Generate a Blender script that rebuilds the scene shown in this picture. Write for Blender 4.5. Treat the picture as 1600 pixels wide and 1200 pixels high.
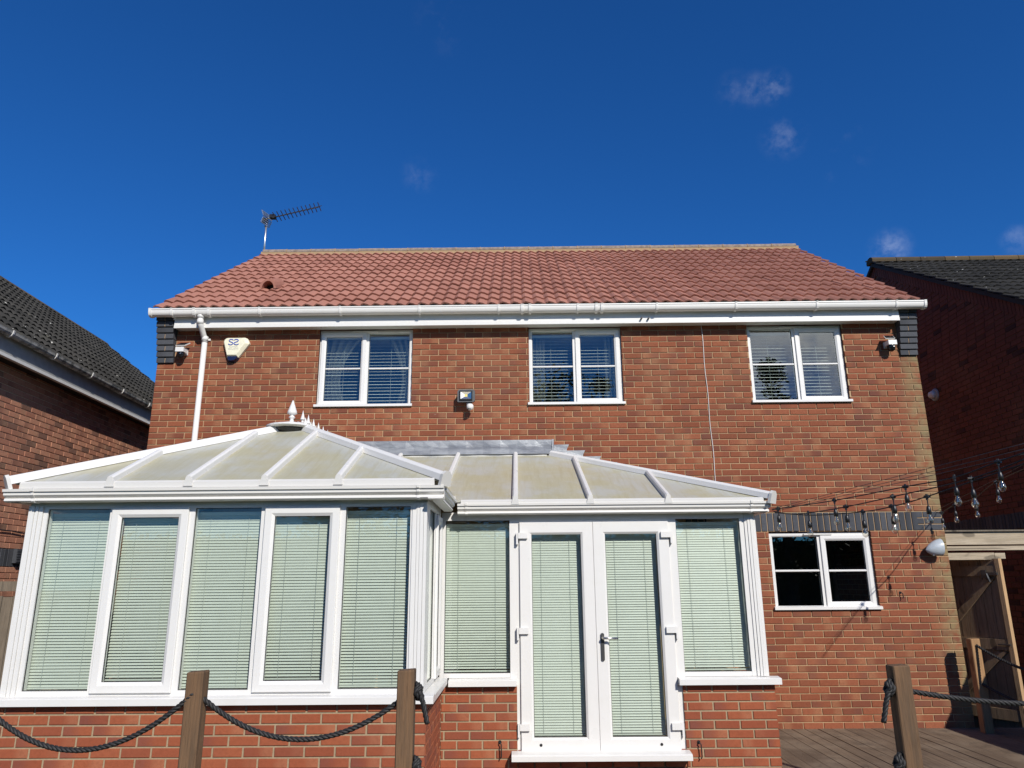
import bpy, bmesh, math, random
from mathutils import Vector, Matrix
random.seed(7)
R = math.radians
for o in list(bpy.data.objects): bpy.data.objects.remove(o)
scene = bpy.context.scene
COL = scene.collection

# ------------------------------------------------------------------ camera
CAM = Vector((4.5954, -8.9972, 1.5713)); FPX = 1154.0
YAW, PITCH, ROLL = 0.0074, 0.2624, -0.0083
fwd = Vector((-math.sin(YAW)*math.cos(PITCH), math.cos(YAW)*math.cos(PITCH), math.sin(PITCH)))
rgt = Vector((math.cos(YAW), math.sin(YAW), 0)); upv = rgt.cross(fwd)
rgt, upv = rgt*math.cos(ROLL)+upv*math.sin(ROLL), -rgt*math.sin(ROLL)+upv*math.cos(ROLL)
cd = bpy.data.cameras.new('camera'); cam = bpy.data.objects.new('camera', cd); COL.objects.link(cam)
cd.sensor_fit = 'HORIZONTAL'; cd.sensor_width = 36; cd.lens = FPX/1600*36; cd.clip_start = .05; cd.clip_end = 5000
m3 = Matrix((rgt, upv, -fwd)).transposed()
cam.matrix_world = Matrix.Translation(CAM) @ m3.to_4x4()
scene.camera = cam

# ------------------------------------------------------------------ sky and sun
LIGHT = Vector((-.46, 1.0, -.74)).normalized()
EL = math.asin(-LIGHT.z); AZ = math.atan2(-LIGHT.x, -LIGHT.y)
world = bpy.data.worlds.new('World'); scene.world = world; world.use_nodes = True
wn = world.node_tree.nodes; wl = world.node_tree.links; wn.clear()
wout = wn.new('ShaderNodeOutputWorld'); bg = wn.new('ShaderNodeBackground'); wl.new(bg.outputs[0], wout.inputs[0])
sky = wn.new('ShaderNodeTexSky'); sky.sky_type = 'NISHITA'; sky.sun_disc = False
sky.sun_elevation = EL; sky.sun_rotation = AZ; sky.altitude = 0; sky.air_density = 1.0; sky.dust_density = 0.0; sky.ozone_density = 6.0
bg.inputs['Strength'].default_value = 0.068
# wisps and clouds: noise inside soft patches of the sky
tc = wn.new('ShaderNodeTexCoord')
def wmath(op, a, b=None):
    n = wn.new('ShaderNodeMath'); n.operation = op
    for i, s in enumerate((a, b)):
        if s is None: continue
        if isinstance(s, (int, float)): n.inputs[i].default_value = s
        else: wl.new(s, n.inputs[i])
    return n.outputs[0]
def cloud_patch(d, rad, scale, lo, hi, amp):
    d = Vector(d).normalized()
    vm = wn.new('ShaderNodeVectorMath'); vm.operation = 'DISTANCE'; wl.new(tc.outputs['Generated'], vm.inputs[0]); vm.inputs[1].default_value = d
    mr = wn.new('ShaderNodeMapRange'); mr.interpolation_type = 'SMOOTHSTEP'; wl.new(vm.outputs['Value'], mr.inputs['Value'])
    mr.inputs['From Min'].default_value = 0; mr.inputs['From Max'].default_value = rad; mr.inputs['To Min'].default_value = 1; mr.inputs['To Max'].default_value = 0
    nz = wn.new('ShaderNodeTexNoise'); nz.inputs['Scale'].default_value = scale; nz.inputs['Detail'].default_value = 8; nz.inputs['Roughness'].default_value = .62
    wl.new(tc.outputs['Generated'], nz.inputs['Vector'])
    m2 = wn.new('ShaderNodeMapRange'); m2.interpolation_type = 'SMOOTHSTEP'; wl.new(nz.outputs['Fac'], m2.inputs['Value'])
    m2.inputs['From Min'].default_value = lo; m2.inputs['From Max'].default_value = hi
    return wmath('MULTIPLY', wmath('MULTIPLY', mr.outputs[0], m2.outputs[0]), amp)
def pxdir(x, y): return (rgt*((x-800)/FPX) + upv*((600-y)/FPX) + fwd).normalized()
tot = None
for a in [(pxdir(1148, 140), .028, 40, .36, .70, .03), (pxdir(1178, 140), .026, 44, .34, .68, .05), (pxdir(1208, 136), .026, 44, .34, .66, .06), (pxdir(1224, 215), .034, 40, .40, .75, .055), (pxdir(1305, 240), .05, 34, .48, .8, .022),
          (pxdir(1392, 388), .030, 36, .34, .66, .095), (pxdir(655, 275), .03, 36, .42, .75, .03), (pxdir(1590, 374), .022, 36, .36, .66, .065), (pxdir(700, 30), .05, 30, .46, .8, .022),
          ((4.0, -9, 3.2), .26, 6.5, .34, .58, 1.0), ((10, -5.5, 3.0), .34, 7, .40, .6, .6)]:
    c = cloud_patch(*a); tot = c if tot is None else wmath('MAXIMUM', tot, c)
mix = wn.new('ShaderNodeMix'); mix.data_type = 'RGBA'; wl.new(tot, mix.inputs[0])
hs = wn.new('ShaderNodeHueSaturation'); hs.inputs['Saturation'].default_value = 1.10; wl.new(sky.outputs[0], hs.inputs['Color'])
tn = wn.new('ShaderNodeMix'); tn.data_type = 'RGBA'; tn.blend_type = 'MULTIPLY'; tn.inputs[0].default_value = 1; wl.new(hs.outputs[0], tn.inputs[6]); tn.inputs[7].default_value = (.40, 1.06, 1.66, 1)
wl.new(tn.outputs[2], mix.inputs[6]); mix.inputs[7].default_value = (27, 27.5, 28, 1); wl.new(mix.outputs[2], bg.inputs['Color'])
sl = bpy.data.lights.new('sun', 'SUN'); sl.energy = 5.0; sl.angle = R(.53); sl.color = (1.0, .955, .88)
sun = bpy.data.objects.new('sun', sl); COL.objects.link(sun); sun.rotation_euler = LIGHT.to_track_quat('-Z', 'Y').to_euler(); sun.location = (9, -18, 16)
vs = scene.view_settings; vs.view_transform = 'Standard'; vs.look = 'None'; vs.exposure = 0.0; vs.gamma = 1; vs.use_curve_mapping = False
scene.render.engine = 'CYCLES'
scene.cycles.transparent_max_bounces = 12; scene.cycles.max_bounces = 6; scene.cycles.diffuse_bounces = 3; scene.cycles.glossy_bounces = 3

# ------------------------------------------------------------------ helpers
def pix(P):
    d = Vector(P)-CAM; z = d.dot(fwd)
    if z <= .1: return (-9999, -9999)
    return (800+FPX*d.dot(rgt)/z, 600-FPX*d.dot(upv)/z)
def ray(x, y): return rgt*((x-800)/FPX)+upv*((600-y)/FPX)+fwd
def on_y(x, y, Y):
    d = ray(x, y); return CAM+d*((Y-CAM.y)/d.y)
def on_plane(x, y, A, u):
    n = Vector((u[1], -u[0], 0)); d = ray(x, y); return CAM+d*((Vector((A[0], A[1], 0))-CAM).dot(n)/d.dot(n))
def frame(ox, oy, ang=0, oz=0):   # local x along a wall, local y inward, z up
    return Matrix.Translation((ox, oy, oz)) @ Matrix.Rotation(ang, 4, 'Z')

class MB:
    def __init__(s, T=None): s.v = []; s.f = []; s.uv = []; s.r = []; s.T = T
    def add(s, pts, faces):
        b = len(s.v)
        s.v += [tuple(s.T @ Vector(p)) for p in pts] if s.T is not None else [tuple(p) for p in pts]
        s.f += [tuple(b+i for i in f) for f in faces]
    def box(s, x0, x1, y0, y1, z0, z1):
        s.add([(x0,y0,z0),(x1,y0,z0),(x1,y1,z0),(x0,y1,z0),(x0,y0,z1),(x1,y0,z1),(x1,y1,z1),(x0,y1,z1)],
              [(0,3,2,1),(4,5,6,7),(0,1,5,4),(1,2,6,5),(2,3,7,6),(3,0,4,7)]); return s
    def quad(s, *p): s.add(p, [tuple(range(len(p)))]); return s
    def slab(s, pts, off):   # polygon given thickness along vector off
        n = len(pts); q = [tuple(Vector(p)+Vector(off)) for p in pts]
        s.add(list(pts)+q, [tuple(range(n-1,-1,-1)), tuple(range(n,2*n))]+[(i,(i+1)%n,n+(i+1)%n,n+i) for i in range(n)]); return s
    def prof_x(s, prof, x0, x1):  # closed profile (y,z) extruded along x
        s.slab([(x0,a,b) for a,b in prof], (x1-x0,0,0)); return s
    def bar(s, p0, p1, prof):     # profile (side, up) swept along p0-p1
        p0, p1 = Vector(p0), Vector(p1); d = (p1-p0).normalized(); sd = d.cross(Vector((0,0,1)))
        if sd.length < 1e-4: sd = Vector((1,0,0))
        sd.normalize(); up = sd.cross(d); n = len(prof)
        s.add([tuple(p0+sd*a+up*b) for a,b in prof]+[tuple(p1+sd*a+up*b) for a,b in prof],
              [tuple(range(n-1,-1,-1)), tuple(range(n,2*n))]+[(i,(i+1)%n,n+(i+1)%n,n+i) for i in range(n)]); return s
    def tube(s, path, r, n=8, cap=True):
        path = [Vector(p) for p in path]; rings = []; m = len(path); prev = None
        for i, p in enumerate(path):
            d = (path[min(i+1,m-1)]-path[max(i-1,0)]).normalized()
            if prev is None:
                a = d.cross(Vector((0,0,1)));
                if a.length < 1e-3: a = d.cross(Vector((1,0,0)))
            else: a = prev-d*prev.dot(d)
            a.normalize(); prev = a; b = d.cross(a); rr = r[i] if isinstance(r,(list,tuple)) else r
            rings.append([tuple(p+a*math.cos(2*math.pi*k/n)*rr+b*math.sin(2*math.pi*k/n)*rr) for k in range(n)])
        pts = [q for g in rings for q in g]; fs = []
        for i in range(m-1):
            for k in range(n): fs.append((i*n+k, i*n+(k+1)%n, (i+1)*n+(k+1)%n, (i+1)*n+k))
        if cap: fs += [tuple(range(n-1,-1,-1)), tuple((m-1)*n+k for k in range(n))]
        s.add(pts, fs); return s
    def lathe(s, prof, c, n=16, axis='Z'):   # prof (r, h)
        pts = []
        for r_, h in prof:
            for k in range(n):
                a = 2*math.pi*k/n; x, y = r_*math.cos(a), r_*math.sin(a)
                p = (x, y, h) if axis == 'Z' else ((x, -h, y) if axis == 'Y' else (h, x, y))
                pts.append((c[0]+p[0], c[1]+p[1], c[2]+p[2]))
        fs = [(i*n+k, i*n+(k+1)%n, (i+1)*n+(k+1)%n, (i+1)*n+k) for i in range(len(prof)-1) for k in range(n)]
        fs += [tuple(range(n-1,-1,-1)), tuple((len(prof)-1)*n+k for k in range(n))]
        s.add(pts, fs); return s
    def ring(s, x0, x1, z0, z1, w, yf, yb, ch=.4, drop=.016):   # mitred frame with a chamfered inner edge
        P = [(0,yb),(0,yf+.004),(.004,yf),(w*(1-ch),yf),(w,yf+drop),(w,yb)]
        pts = []
        for t, y in P: pts += [(x0+t,y,z0+t),(x1-t,y,z0+t),(x1-t,y,z1-t),(x0+t,y,z1-t)]
        fs = []
        n = len(P)
        for i in range(n):
            j = (i+1) % n
            for k in range(4): fs.append((i*4+k, i*4+(k+1)%4, j*4+(k+1)%4, j*4+k))
        s.add(pts, fs); return s
    def build(s, name, mat, parent=None, smooth=False, recalc=True):
        me = bpy.data.meshes.new(name); me.from_pydata(s.v, [], s.f)
        if s.uv:
            ul = me.uv_layers.new(name='UVMap'); ul.data.foreach_set('uv', [c for q in s.uv for c in q])
        if s.r:
            at = me.attributes.new('rnd', 'FLOAT', 'FACE'); at.data.foreach_set('value', s.r)
        if recalc:
            b = bmesh.new(); b.from_mesh(me); bmesh.ops.recalc_face_normals(b, faces=b.faces); b.to_mesh(me); b.free()
        if smooth: me.shade_smooth() if hasattr(me,'shade_smooth') else None
        me.materials.append(mat)
        o = bpy.data.objects.new(name, me); COL.objects.link(o)
        if parent: attach(o, parent)
        return o
def attach(o, parent):
    o.parent = parent; o.matrix_parent_inverse = parent['_inv'] if False else Matrix.Translation(-BASE.get(parent.name, Vector((0,0,0))))
BASE = {}
def tag(o, label, cat, group=None, kind=None):
    if label: o['label'] = label
    if cat: o['category'] = cat
    if group: o['group'] = group
    if kind: o['kind'] = kind
    return o
def thing(name, loc, label, cat, group=None):
    o = bpy.data.objects.new(name, None); o.empty_display_size = .1; COL.objects.link(o); o.location = loc
    BASE[o.name] = Vector(loc); return tag(o, label, cat, group)
def piece(name, me, parent, M):
    o = bpy.data.objects.new(name, me); COL.objects.link(o)
    o.parent = parent; o.matrix_parent_inverse = Matrix.Translation(-BASE.get(parent.name, Vector((0,0,0)))); o.matrix_basis = M
    return o
def struct(o): o['kind'] = 'structure'; return o

# ------------------------------------------------------------------ materials
class NT:
    def __init__(s, name):
        s.m = bpy.data.materials.new(name); s.m.use_nodes = True; s.n = s.m.node_tree.nodes; s.l = s.m.node_tree.links
        s.b = s.n['Principled BSDF']; s.out = s.n['Material Output']
    def new(s, t, **kw):
        x = s.n.new(t)
        for k, v in kw.items(): setattr(x, k, v)
        return x
    def put(s, sock, v):
        if isinstance(v, bpy.types.NodeSocket): s.l.new(v, sock)
        elif isinstance(v, (tuple, list)): sock.default_value = tuple(v)+((1,) if len(v) == 3 and len(sock.default_value) == 4 else ())
        else: sock.default_value = v
    def math(s, op, a, b=0.0, clamp=False):
        x = s.new('ShaderNodeMath', operation=op, use_clamp=clamp); s.put(x.inputs[0], a); s.put(x.inputs[1], b); return x.outputs[0]
    def rng(s, v, a, b, c=0., d=1.):
        x = s.new('ShaderNodeMapRange', interpolation_type='SMOOTHSTEP'); s.put(x.inputs[0], v)
        for i, q in enumerate((a, b, c, d)): x.inputs[i+1].default_value = q
        return x.outputs[0]
    def noise(s, scale, detail=4, rough=.55, vec=None, stretch=None):
        x = s.new('ShaderNodeTexNoise'); x.inputs['Scale'].default_value = scale; x.inputs['Detail'].default_value = detail; x.inputs['Roughness'].default_value = rough
        if vec is None: vec = s.pos()
        if stretch:
            mp = s.new('ShaderNodeMapping'); mp.inputs['Scale'].default_value = stretch; s.l.new(vec, mp.inputs[0]); vec = mp.outputs[0]
        s.l.new(vec, x.inputs['Vector']); return x.outputs['Fac']
    def pos(s): return s.new('ShaderNodeNewGeometry').outputs['Position']
    def mix(s, f, a, b, mode='MIX'):
        x = s.new('ShaderNodeMix', data_type='RGBA', blend_type=mode); s.put(x.inputs[0], f); s.put(x.inputs[6], a); s.put(x.inputs[7], b); return x.outputs[2]
    def ramp(s, f, stops, const=False):
        x = s.new('ShaderNodeValToRGB'); cr = x.color_ramp
        if const: cr.interpolation = 'CONSTANT'
        while len(cr.elements) < len(stops): cr.elements.new(1)
        for e, (p, c) in zip(cr.elements, stops): e.position = p; e.color = tuple(c)+(1,)
        s.put(x.inputs[0], f); return x.outputs[0]
    def bump(s, h, strength, dist=.01):
        x = s.new('ShaderNodeBump'); x.inputs['Strength'].default_value = strength; x.inputs['Distance'].default_value = dist; s.put(x.inputs['Height'], h); s.l.new(x.outputs[0], s.b.inputs['Normal'])
    def sep(s):
        x = s.new('ShaderNodeSeparateXYZ'); s.l.new(s.pos(), x.inputs[0]); return x.outputs
    def done(s, col=None, rough=.5, metal=0., spec=None):
        if col is not None: s.put(s.b.inputs['Base Color'], col)
        s.put(s.b.inputs['Roughness'], rough); s.b.inputs['Metallic'].default_value = metal
        if spec is not None: s.b.inputs['Specular IOR Level'].default_value = spec
        return s.m
def plain(name, col, rough=.5, metal=0., var=.12, scale=9., spec=None):
    t = NT(name); n = t.noise(scale, 5); k = t.rng(n, .3, .7, 1-var, 1+var*.5)
    c = t.mix(1.0, col, (1,1,1)); x = t.new('ShaderNodeVectorMath', operation='SCALE'); t.put(x.inputs[0], tuple(col)); t.l.new(k, x.inputs['Scale'])
    return t.done(x.outputs[0], rough, metal, spec)
def brick_mat(name, stops, attr, dark_end, algae=False, grime=.25, buff=None):
    t = NT(name)
    if attr: r = t.new('ShaderNodeAttribute', attribute_name='rnd').outputs['Fac']
    else: r = t.new('ShaderNodeObjectInfo').outputs['Random']
    base = t.ramp(r, stops)
    r2 = t.math('FRACT', t.math('MULTIPLY', r, 17.31)); r3 = t.math('FRACT', t.math('MULTIPLY', r, 71.7))
    uv = t.new('ShaderNodeUVMap').outputs[0]; sx = t.new('ShaderNodeSeparateXYZ'); t.l.new(uv, sx.inputs[0])
    n1 = t.noise(38, 4); n2 = t.noise(260, 3, .6); n3 = t.noise(1.3, 4)
    e = t.math('ADD', sx.outputs[0], t.math('MULTIPLY', t.math('SUBTRACT', n1, .5), .5))
    burn = t.math('MULTIPLY', t.rng(e, .15, .75, 1, 0), t.rng(r2, .60, .80))
    c = t.mix(t.math('MULTIPLY', burn, .42), base, dark_end)
    if buff is not None:
        c = t.mix(t.math('MULTIPLY', t.math('MULTIPLY', t.rng(e, .45, .75), t.rng(r3, .6, .75)), .28), c, buff)
    c = t.mix(t.rng(n1, .35, .75, 0, .34), c, tuple(.55*q for q in stops[len(stops)//2][1]))
    c = t.mix(t.math('MULTIPLY', t.rng(n3, .45, .72), grime), c, (.29,.17,.10))
    c = t.mix(t.rng(n2, .3, .75, 0, .22), c, tuple(.3*q for q in stops[len(stops)//2][1]))
    if algae:
        s = t.sep(); f = t.math('MULTIPLY', t.rng(s[0], 9.32, 9.64), t.rng(t.noise(7, 4), .3, .62))
        c = t.mix(t.math('MULTIPLY', f, .75), c, (.23,.20,.10))
        ls = t.rng(t.noise(5.5, 5, .6, stretch=(1,1,4)), .70, .76); c = t.mix(t.math('MULTIPLY', ls, .35), c, (.55,.45,.33))
    t.bump(t.math('ADD', t.math('MULTIPLY', n2, .6), n1), .35, .004)
    return t.done(c, .88, spec=.25)
HB = [(0, (0.2, 0.0614, 0.0307)), (0.16, (0.2437, 0.0753, 0.0372)), (0.34, (0.2697, 0.0856, 0.0418)), (0.52, (0.293, 0.0967, 0.0484)), (0.7, (0.2511, 0.0791, 0.0391)), (0.86, (0.2139, 0.067, 0.0344)), (0.95, (0.185, 0.06, 0.035)), (1, (0.165, 0.056, 0.035))]
CB = [(0,(.26,.068,.033)),(.3,(.305,.083,.038)),(.6,(.34,.098,.044)),(.85,(.29,.078,.037)),(1,(.24,.066,.036))]
LB = [(0,(.38,.165,.105)),(.3,(.49,.225,.14)),(.6,(.54,.265,.165)),(.82,(.43,.19,.12)),(.92,(.22,.115,.08)),(1,(.18,.10,.07))]
DB = [(0,(.050,.053,.060)),(.5,(.070,.074,.084)),(1,(.095,.098,.108))]
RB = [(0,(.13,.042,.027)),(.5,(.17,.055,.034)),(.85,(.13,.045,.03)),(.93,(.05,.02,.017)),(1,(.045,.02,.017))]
M = {}
for k, st, dk, al, bf in (('hb',HB,(.12,.055,.045),True,(.42,.23,.12)),('cb',CB,(.115,.05,.052),False,(.46,.22,.12)),('lb',LB,(.13,.065,.05),False,(.38,.25,.15)),('db',DB,(.03,.03,.035),False,None),('rb',RB,(.10,.04,.03),False,None)):
    for a in (0, 1): M[k+str(a)] = brick_mat('brick_'+k+('_mass' if a else ''), st, a, dk, al, buff=bf, grime=.0 if k == 'db' else (.08 if k == 'cb' else .18))
def mortar(name, col):
    t = NT(name); n = t.noise(60, 5); n2 = t.noise(2.2, 4)
    c = t.mix(t.rng(n, .3, .7, 0, .5), col, tuple(x*.72 for x in col)); c = t.mix(t.rng(n2, .45, .75, 0, .35), c, tuple(x*.6 for x in col)); t.bump(n, .5, .004); return t.done(c, .95, spec=.15)
M['reveal'] = plain('reveal_brick_shaded', (.13,.062,.042), .9, var=.3, scale=40); M['mortar'] = mortar('mortar_tan', (.47,.32,.185)); M['mortar2'] = mortar('mortar_sand', (.36,.275,.175)); M['mortar3'] = mortar('mortar_pale', (.62,.47,.31)); M['mortar4'] = mortar('mortar_dull', (.13,.08,.055))  # reveal: brown of brick ends, darkened to put the jamb shade into colour
def tile_mat(name, stops, attr, lichen):
    t = NT(name)
    r = t.new('ShaderNodeAttribute', attribute_name='rnd').outputs['Fac'] if attr else t.new('ShaderNodeObjectInfo').outputs['Random']
    c = t.ramp(r, stops); n = t.noise(45, 5, .65); n2 = t.noise(3, 4); n3 = t.noise(420, 2)
    c = t.mix(t.rng(n, .35, .75, 0, .3), c, tuple(x*.62 for x in stops[1][1])); c = t.mix(t.rng(n2, .45, .75, 0, .3), c, tuple(min(1, x*1.25) for x in stops[1][1]))
    if lichen:
        sp = t.rng(t.noise(15, 2, .4), .73, .76); c = t.mix(t.math('MULTIPLY', sp, .9), c, (.5,.49,.44))
        sp2 = t.rng(t.noise(6, 4, .6), .60, .72); c = t.mix(t.math('MULTIPLY', sp2, .35), c, (.11,.105,.075))
    else:
        sp = t.rng(t.noise(22, 2, .4), .76, .79); c = t.mix(t.math('MULTIPLY', sp, .5), c, (.6,.45,.38))
    t.bump(t.math('ADD', n3, n), .3, .003); return t.done(c, .9 if lichen else .86, spec=.12 if lichen else .22)
TR = [(0, (0.2976, 0.1296, 0.0931)), (0.35, (0.3504, 0.1574, 0.1133)), (0.7, (0.3936, 0.1824, 0.1325)), (1, (0.3216, 0.1411, 0.1008))]
TD = [(0,(.030,.029,.026)),(.5,(.042,.040,.036)),(1,(.056,.053,.047))]
for a in (0,1): M['tr%d'%a] = tile_mat('red_roof_tile'+'_mass'*a, TR, a, False); M['td%d'%a] = tile_mat('dark_roof_tile'+'_mass'*a, TD, a, True)
def upvc(name, col=(.685,.672,.645), rough=.32, dirt=.15):
    t = NT(name); n = t.noise(5, 5, .6); n2 = t.noise(70, 3)
    c = t.mix(t.rng(n, .48, .8, 0, dirt*2.2), col, (.58,.57,.52)); c = t.mix(t.rng(n2, .5, .8, 0, dirt), c, (.62,.6,.55))
    s = t.new('ShaderNodeTexNoise'); t.put(t.b.inputs['Roughness'], .3)
    return t.done(c, t.rng(n, .3, .7, rough-.06, rough+.12))
M['upvc'] = upvc('white_upvc'); M['upvc_old'] = upvc('aged_white_upvc', (.58,.565,.53), .4, .22); M['gutter'] = upvc('white_gutter_plastic', (.72,.70,.66), .36, .06)
def glass(name, f0, tint):
    t = NT(name); t.n.remove(t.b); g = t.new('ShaderNodeNewGeometry')
    d = t.new('ShaderNodeVectorMath', operation='DOT_PRODUCT'); t.l.new(g.outputs['Incoming'], d.inputs[0]); t.l.new(g.outputs['Normal'], d.inputs[1])
    k = t.math('POWER', t.math('SUBTRACT', 1.0, t.math('ABSOLUTE', d.outputs['Value']), True), 5.0)
    f = t.math('ADD', f0, t.math('MULTIPLY', k, 1-f0), True)
    tr = t.new('ShaderNodeBsdfTransparent'); tr.inputs[0].default_value = tint+(1,); gl = t.new('ShaderNodeBsdfGlossy'); gl.inputs['Roughness'].default_value = .0; gl.inputs[0].default_value = (.95,.97,.96,1)
    bp = t.new('ShaderNodeBump'); bp.inputs['Strength'].default_value = .02; bp.inputs['Distance'].default_value = .02; t.l.new(t.noise(1.6, 2), bp.inputs['Height']); t.l.new(bp.outputs[0], gl.inputs['Normal'])
    mx = t.new('ShaderNodeMixShader'); t.l.new(f, mx.inputs[0]); t.l.new(tr.outputs[0], mx.inputs[1]); t.l.new(gl.outputs[0], mx.inputs[2]); t.l.new(mx.outputs[0], t.out.inputs[0]); return t.m
M['glass'] = glass('window_glass', .13, (.80,.87,.84)); M['cglass'] = glass('conservatory_glass', .085, (.90,.94,.90))
M['cglass2'] = glass('conservatory_side_glass', .10, (.80,.89,.83))
def poly():
    t = NT('dirty_polycarbonate'); n = t.noise(2.1, 5, .65); n2 = t.noise(26, 5, .65, stretch=(1,.06,.06)); n3 = t.noise(70, 3, .6, stretch=(1,.1,.1))
    c = t.mix(t.rng(n, .38, .60), (.40,.375,.25), (.41,.41,.36)); c = t.mix(t.rng(n2, .42, .72, 0, .55), c, (.345,.31,.18)); c = t.mix(t.rng(n3, .5, .75, 0, .3), c, (.50,.48,.39))
    t.bump(n3, .15, .004); return t.done(c, .34, spec=.5)
M['poly'] = poly()
def wood(name, a, b, ax, scale=1., rough=.85):
    t = NT(name); st = {'x':(.06,1,1),'y':(1,.06,1),'z':(1,1,.06)}[ax]
    n = t.noise(34*scale, 6, .65, stretch=st); n2 = t.noise(2.5, 3); n3 = t.noise(160*scale, 3, .6, stretch=st)
    c = t.mix(t.rng(n, .3, .7), a, b); c = t.mix(t.rng(n2, .4, .7, 0, .35), c, tuple(x*.6 for x in a)); c = t.mix(t.rng(n3, .45, .75, 0, .5), c, tuple(x*.4 for x in a))
    ck = t.rng(t.noise(26*scale, 3, .5, stretch=tuple(q if q == 1 else .02 for q in st)), .655, .68); c = t.mix(t.math('MULTIPLY', ck, .75), c, tuple(x*.18 for x in a))
    kn = t.rng(t.noise(9*scale, 2, .4, stretch=tuple(q if q == 1 else .45 for q in st)), .665, .72); c = t.mix(t.math('MULTIPLY', kn, .8), c, tuple(x*.3 for x in a))
    t.bump(t.math('ADD', n, n3), .5, .004); return t.done(c, rough, spec=.25)
M['post'] = wood('weathered_post_wood', (.185,.105,.055), (.105,.068,.042), 'z'); M['post_new'] = wood('orange_post_wood', (.44,.255,.125), (.32,.185,.09), 'z')
M['gate'] = wood('gate_wood', (.30,.20,.12), (.20,.14,.085), 'z'); M['gate_edge_lit'] = wood('gate_edge_sunlit_wood', (.50,.32,.17), (.4,.25,.13), 'z'); M['beam'] = wood('beam_wood', (.46,.385,.285), (.34,.275,.19), 'x', .7)  # stile wood paler than the gate boards: sunlight put into its colour
M['fence'] = wood('grey_fence_wood', (.20,.165,.125), (.13,.11,.085), 'z')
def deckmat():
    t = NT('grooved_deck_wood'); s = t.sep(); n = t.noise(30, 6, .65, stretch=(1,.05,1)); n2 = t.noise(1.7, 4)
    g = t.math('SINE', t.math('MULTIPLY', s[0], 2*math.pi/.0145)); r = t.new('ShaderNodeObjectInfo').outputs['Random']
    c = t.ramp(r, [(0,(.19,.135,.09)),(.5,(.25,.18,.12)),(1,(.155,.112,.078))]); c = t.mix(t.rng(n, .35, .7, 0, .6), c, (.10,.072,.052)); c = t.mix(t.rng(n2, .42, .66, 0, .65), c, (.29,.225,.16)); c = t.mix(t.rng(t.noise(4.5, 5, .7), .5, .7, 0, .6), c, (.085,.066,.05))
    t.bump(t.math('ADD', g, t.math('MULTIPLY', n, .5)), .8, .004); return t.done(c, .8, spec=.3)
M['deck'] = deckmat()
def lead():
    t = NT('lead_sheet'); n = t.noise(7, 6, .65, stretch=(.35,1,1.6)); n2 = t.noise(60, 3)
    c = t.ramp(n, [(.2,(.085,.09,.105)),(.45,(.17,.18,.20)),(.6,(.27,.285,.30)),(.8,(.14,.145,.165))]); t.bump(n, .6, .012); return t.done(c, t.rng(n2, .3, .7, .42, .62), .25)
M['lead'] = lead()
M['black'] = plain('black_plastic', (.014,.014,.015), .4); M['rope'] = plain('black_rope', (.021,.020,.020), .62, var=.3, scale=120, spec=.4)
M['blind'] = plain('blind_slat_green_white', (.53,.56,.505), .45, var=.03); M['slat'] = plain('white_blind_slat', (.82,.82,.79), .45, var=.03); M['cordm'] = plain('blind_cord', (.42,.45,.42), .8)
M['white'] = plain('white_paint', (.70,.685,.655), .4, var=.04); M['cream'] = plain('cream_plastic', (.78,.74,.56), .42, var=.08, scale=25); M['navy'] = plain('navy_lens', (.012,.016,.05), .18); M['blue'] = plain('logo_blue', (.05,.09,.42), .5); M['print'] = plain('grey_print', (.42,.42,.38), .6)
M['chrome'] = plain('brushed_metal', (.62,.60,.55), .28, 1.); M['dmetal'] = plain('dark_metal', (.10,.10,.10), .4, .7); M['alu'] = plain('aluminium_tube', (.72,.72,.72), .35, .9, var=.05); M['grey'] = plain('grey_casting', (.30,.315,.325), .45, var=.1, scale=30); M['lampgrey'] = plain('pale_grey_shell', (.42,.46,.49), .35, var=.08, scale=20)
M['flood'] = plain('dark_grey_casting', (.085,.088,.09), .45, var=.15, scale=30); M['led'] = plain('led_reflector', (.75,.62,.18), .4); M['panel'] = plain('solar_panel', (.012,.013,.018), .2); M['lens'] = plain('black_lens', (.008,.008,.01), .12)
M['plaster'] = plain('room_plaster', (.42,.40,.36), .9); M['carpet'] = plain('room_floor', (.16,.13,.10), .95); M['curtain'] = plain('sheer_curtain', (.40,.39,.35), .9, var=.08); M['tilefloor'] = plain('conservatory_floor_tile', (.36,.33,.29), .4)
M['ridge'] = plain('ridge_tile_grey', (.27,.22,.18), .9, var=.3, scale=14); M['bed'] = mortar('ridge_mortar', (.40,.28,.16)); M['ridged'] = tile_mat('dark_ridge', [(0,(.06,.05,.038)),(.5,(.10,.075,.045)),(1,(.14,.095,.05))], 0, True)
M['felt'] = plain('roof_underlay', (.03,.025,.022), .9); M['soil'] = plain('soil', (.07,.05,.035), .95)
t = NT('lawn_green'); n = t.noise(30, 6, .7); n2 = t.noise(.6, 4); c = t.mix(t.rng(n, .3, .7), (.035,.06,.016), (.075,.105,.03)); c = t.mix(t.rng(n2, .4, .7, 0, .5), c, (.09,.095,.035)); t.bump(n, 1., .05); M['lawn'] = t.done(c, .95)
def leaf(name, a, b):
    t = NT(name); r = t.new('ShaderNodeAttribute', attribute_name='rnd').outputs['Fac']; c = t.mix(r, a, b); return t.done(c, .6, spec=.3)
M['leaf_a'] = leaf('dark_needles', (.018,.034,.018), (.045,.075,.03)); M['leaf_b'] = leaf('broad_leaves', (.04,.062,.018), (.10,.12,.035)); M['bark'] = wood('bark', (.10,.075,.055), (.06,.045,.035), 'z')
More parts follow.
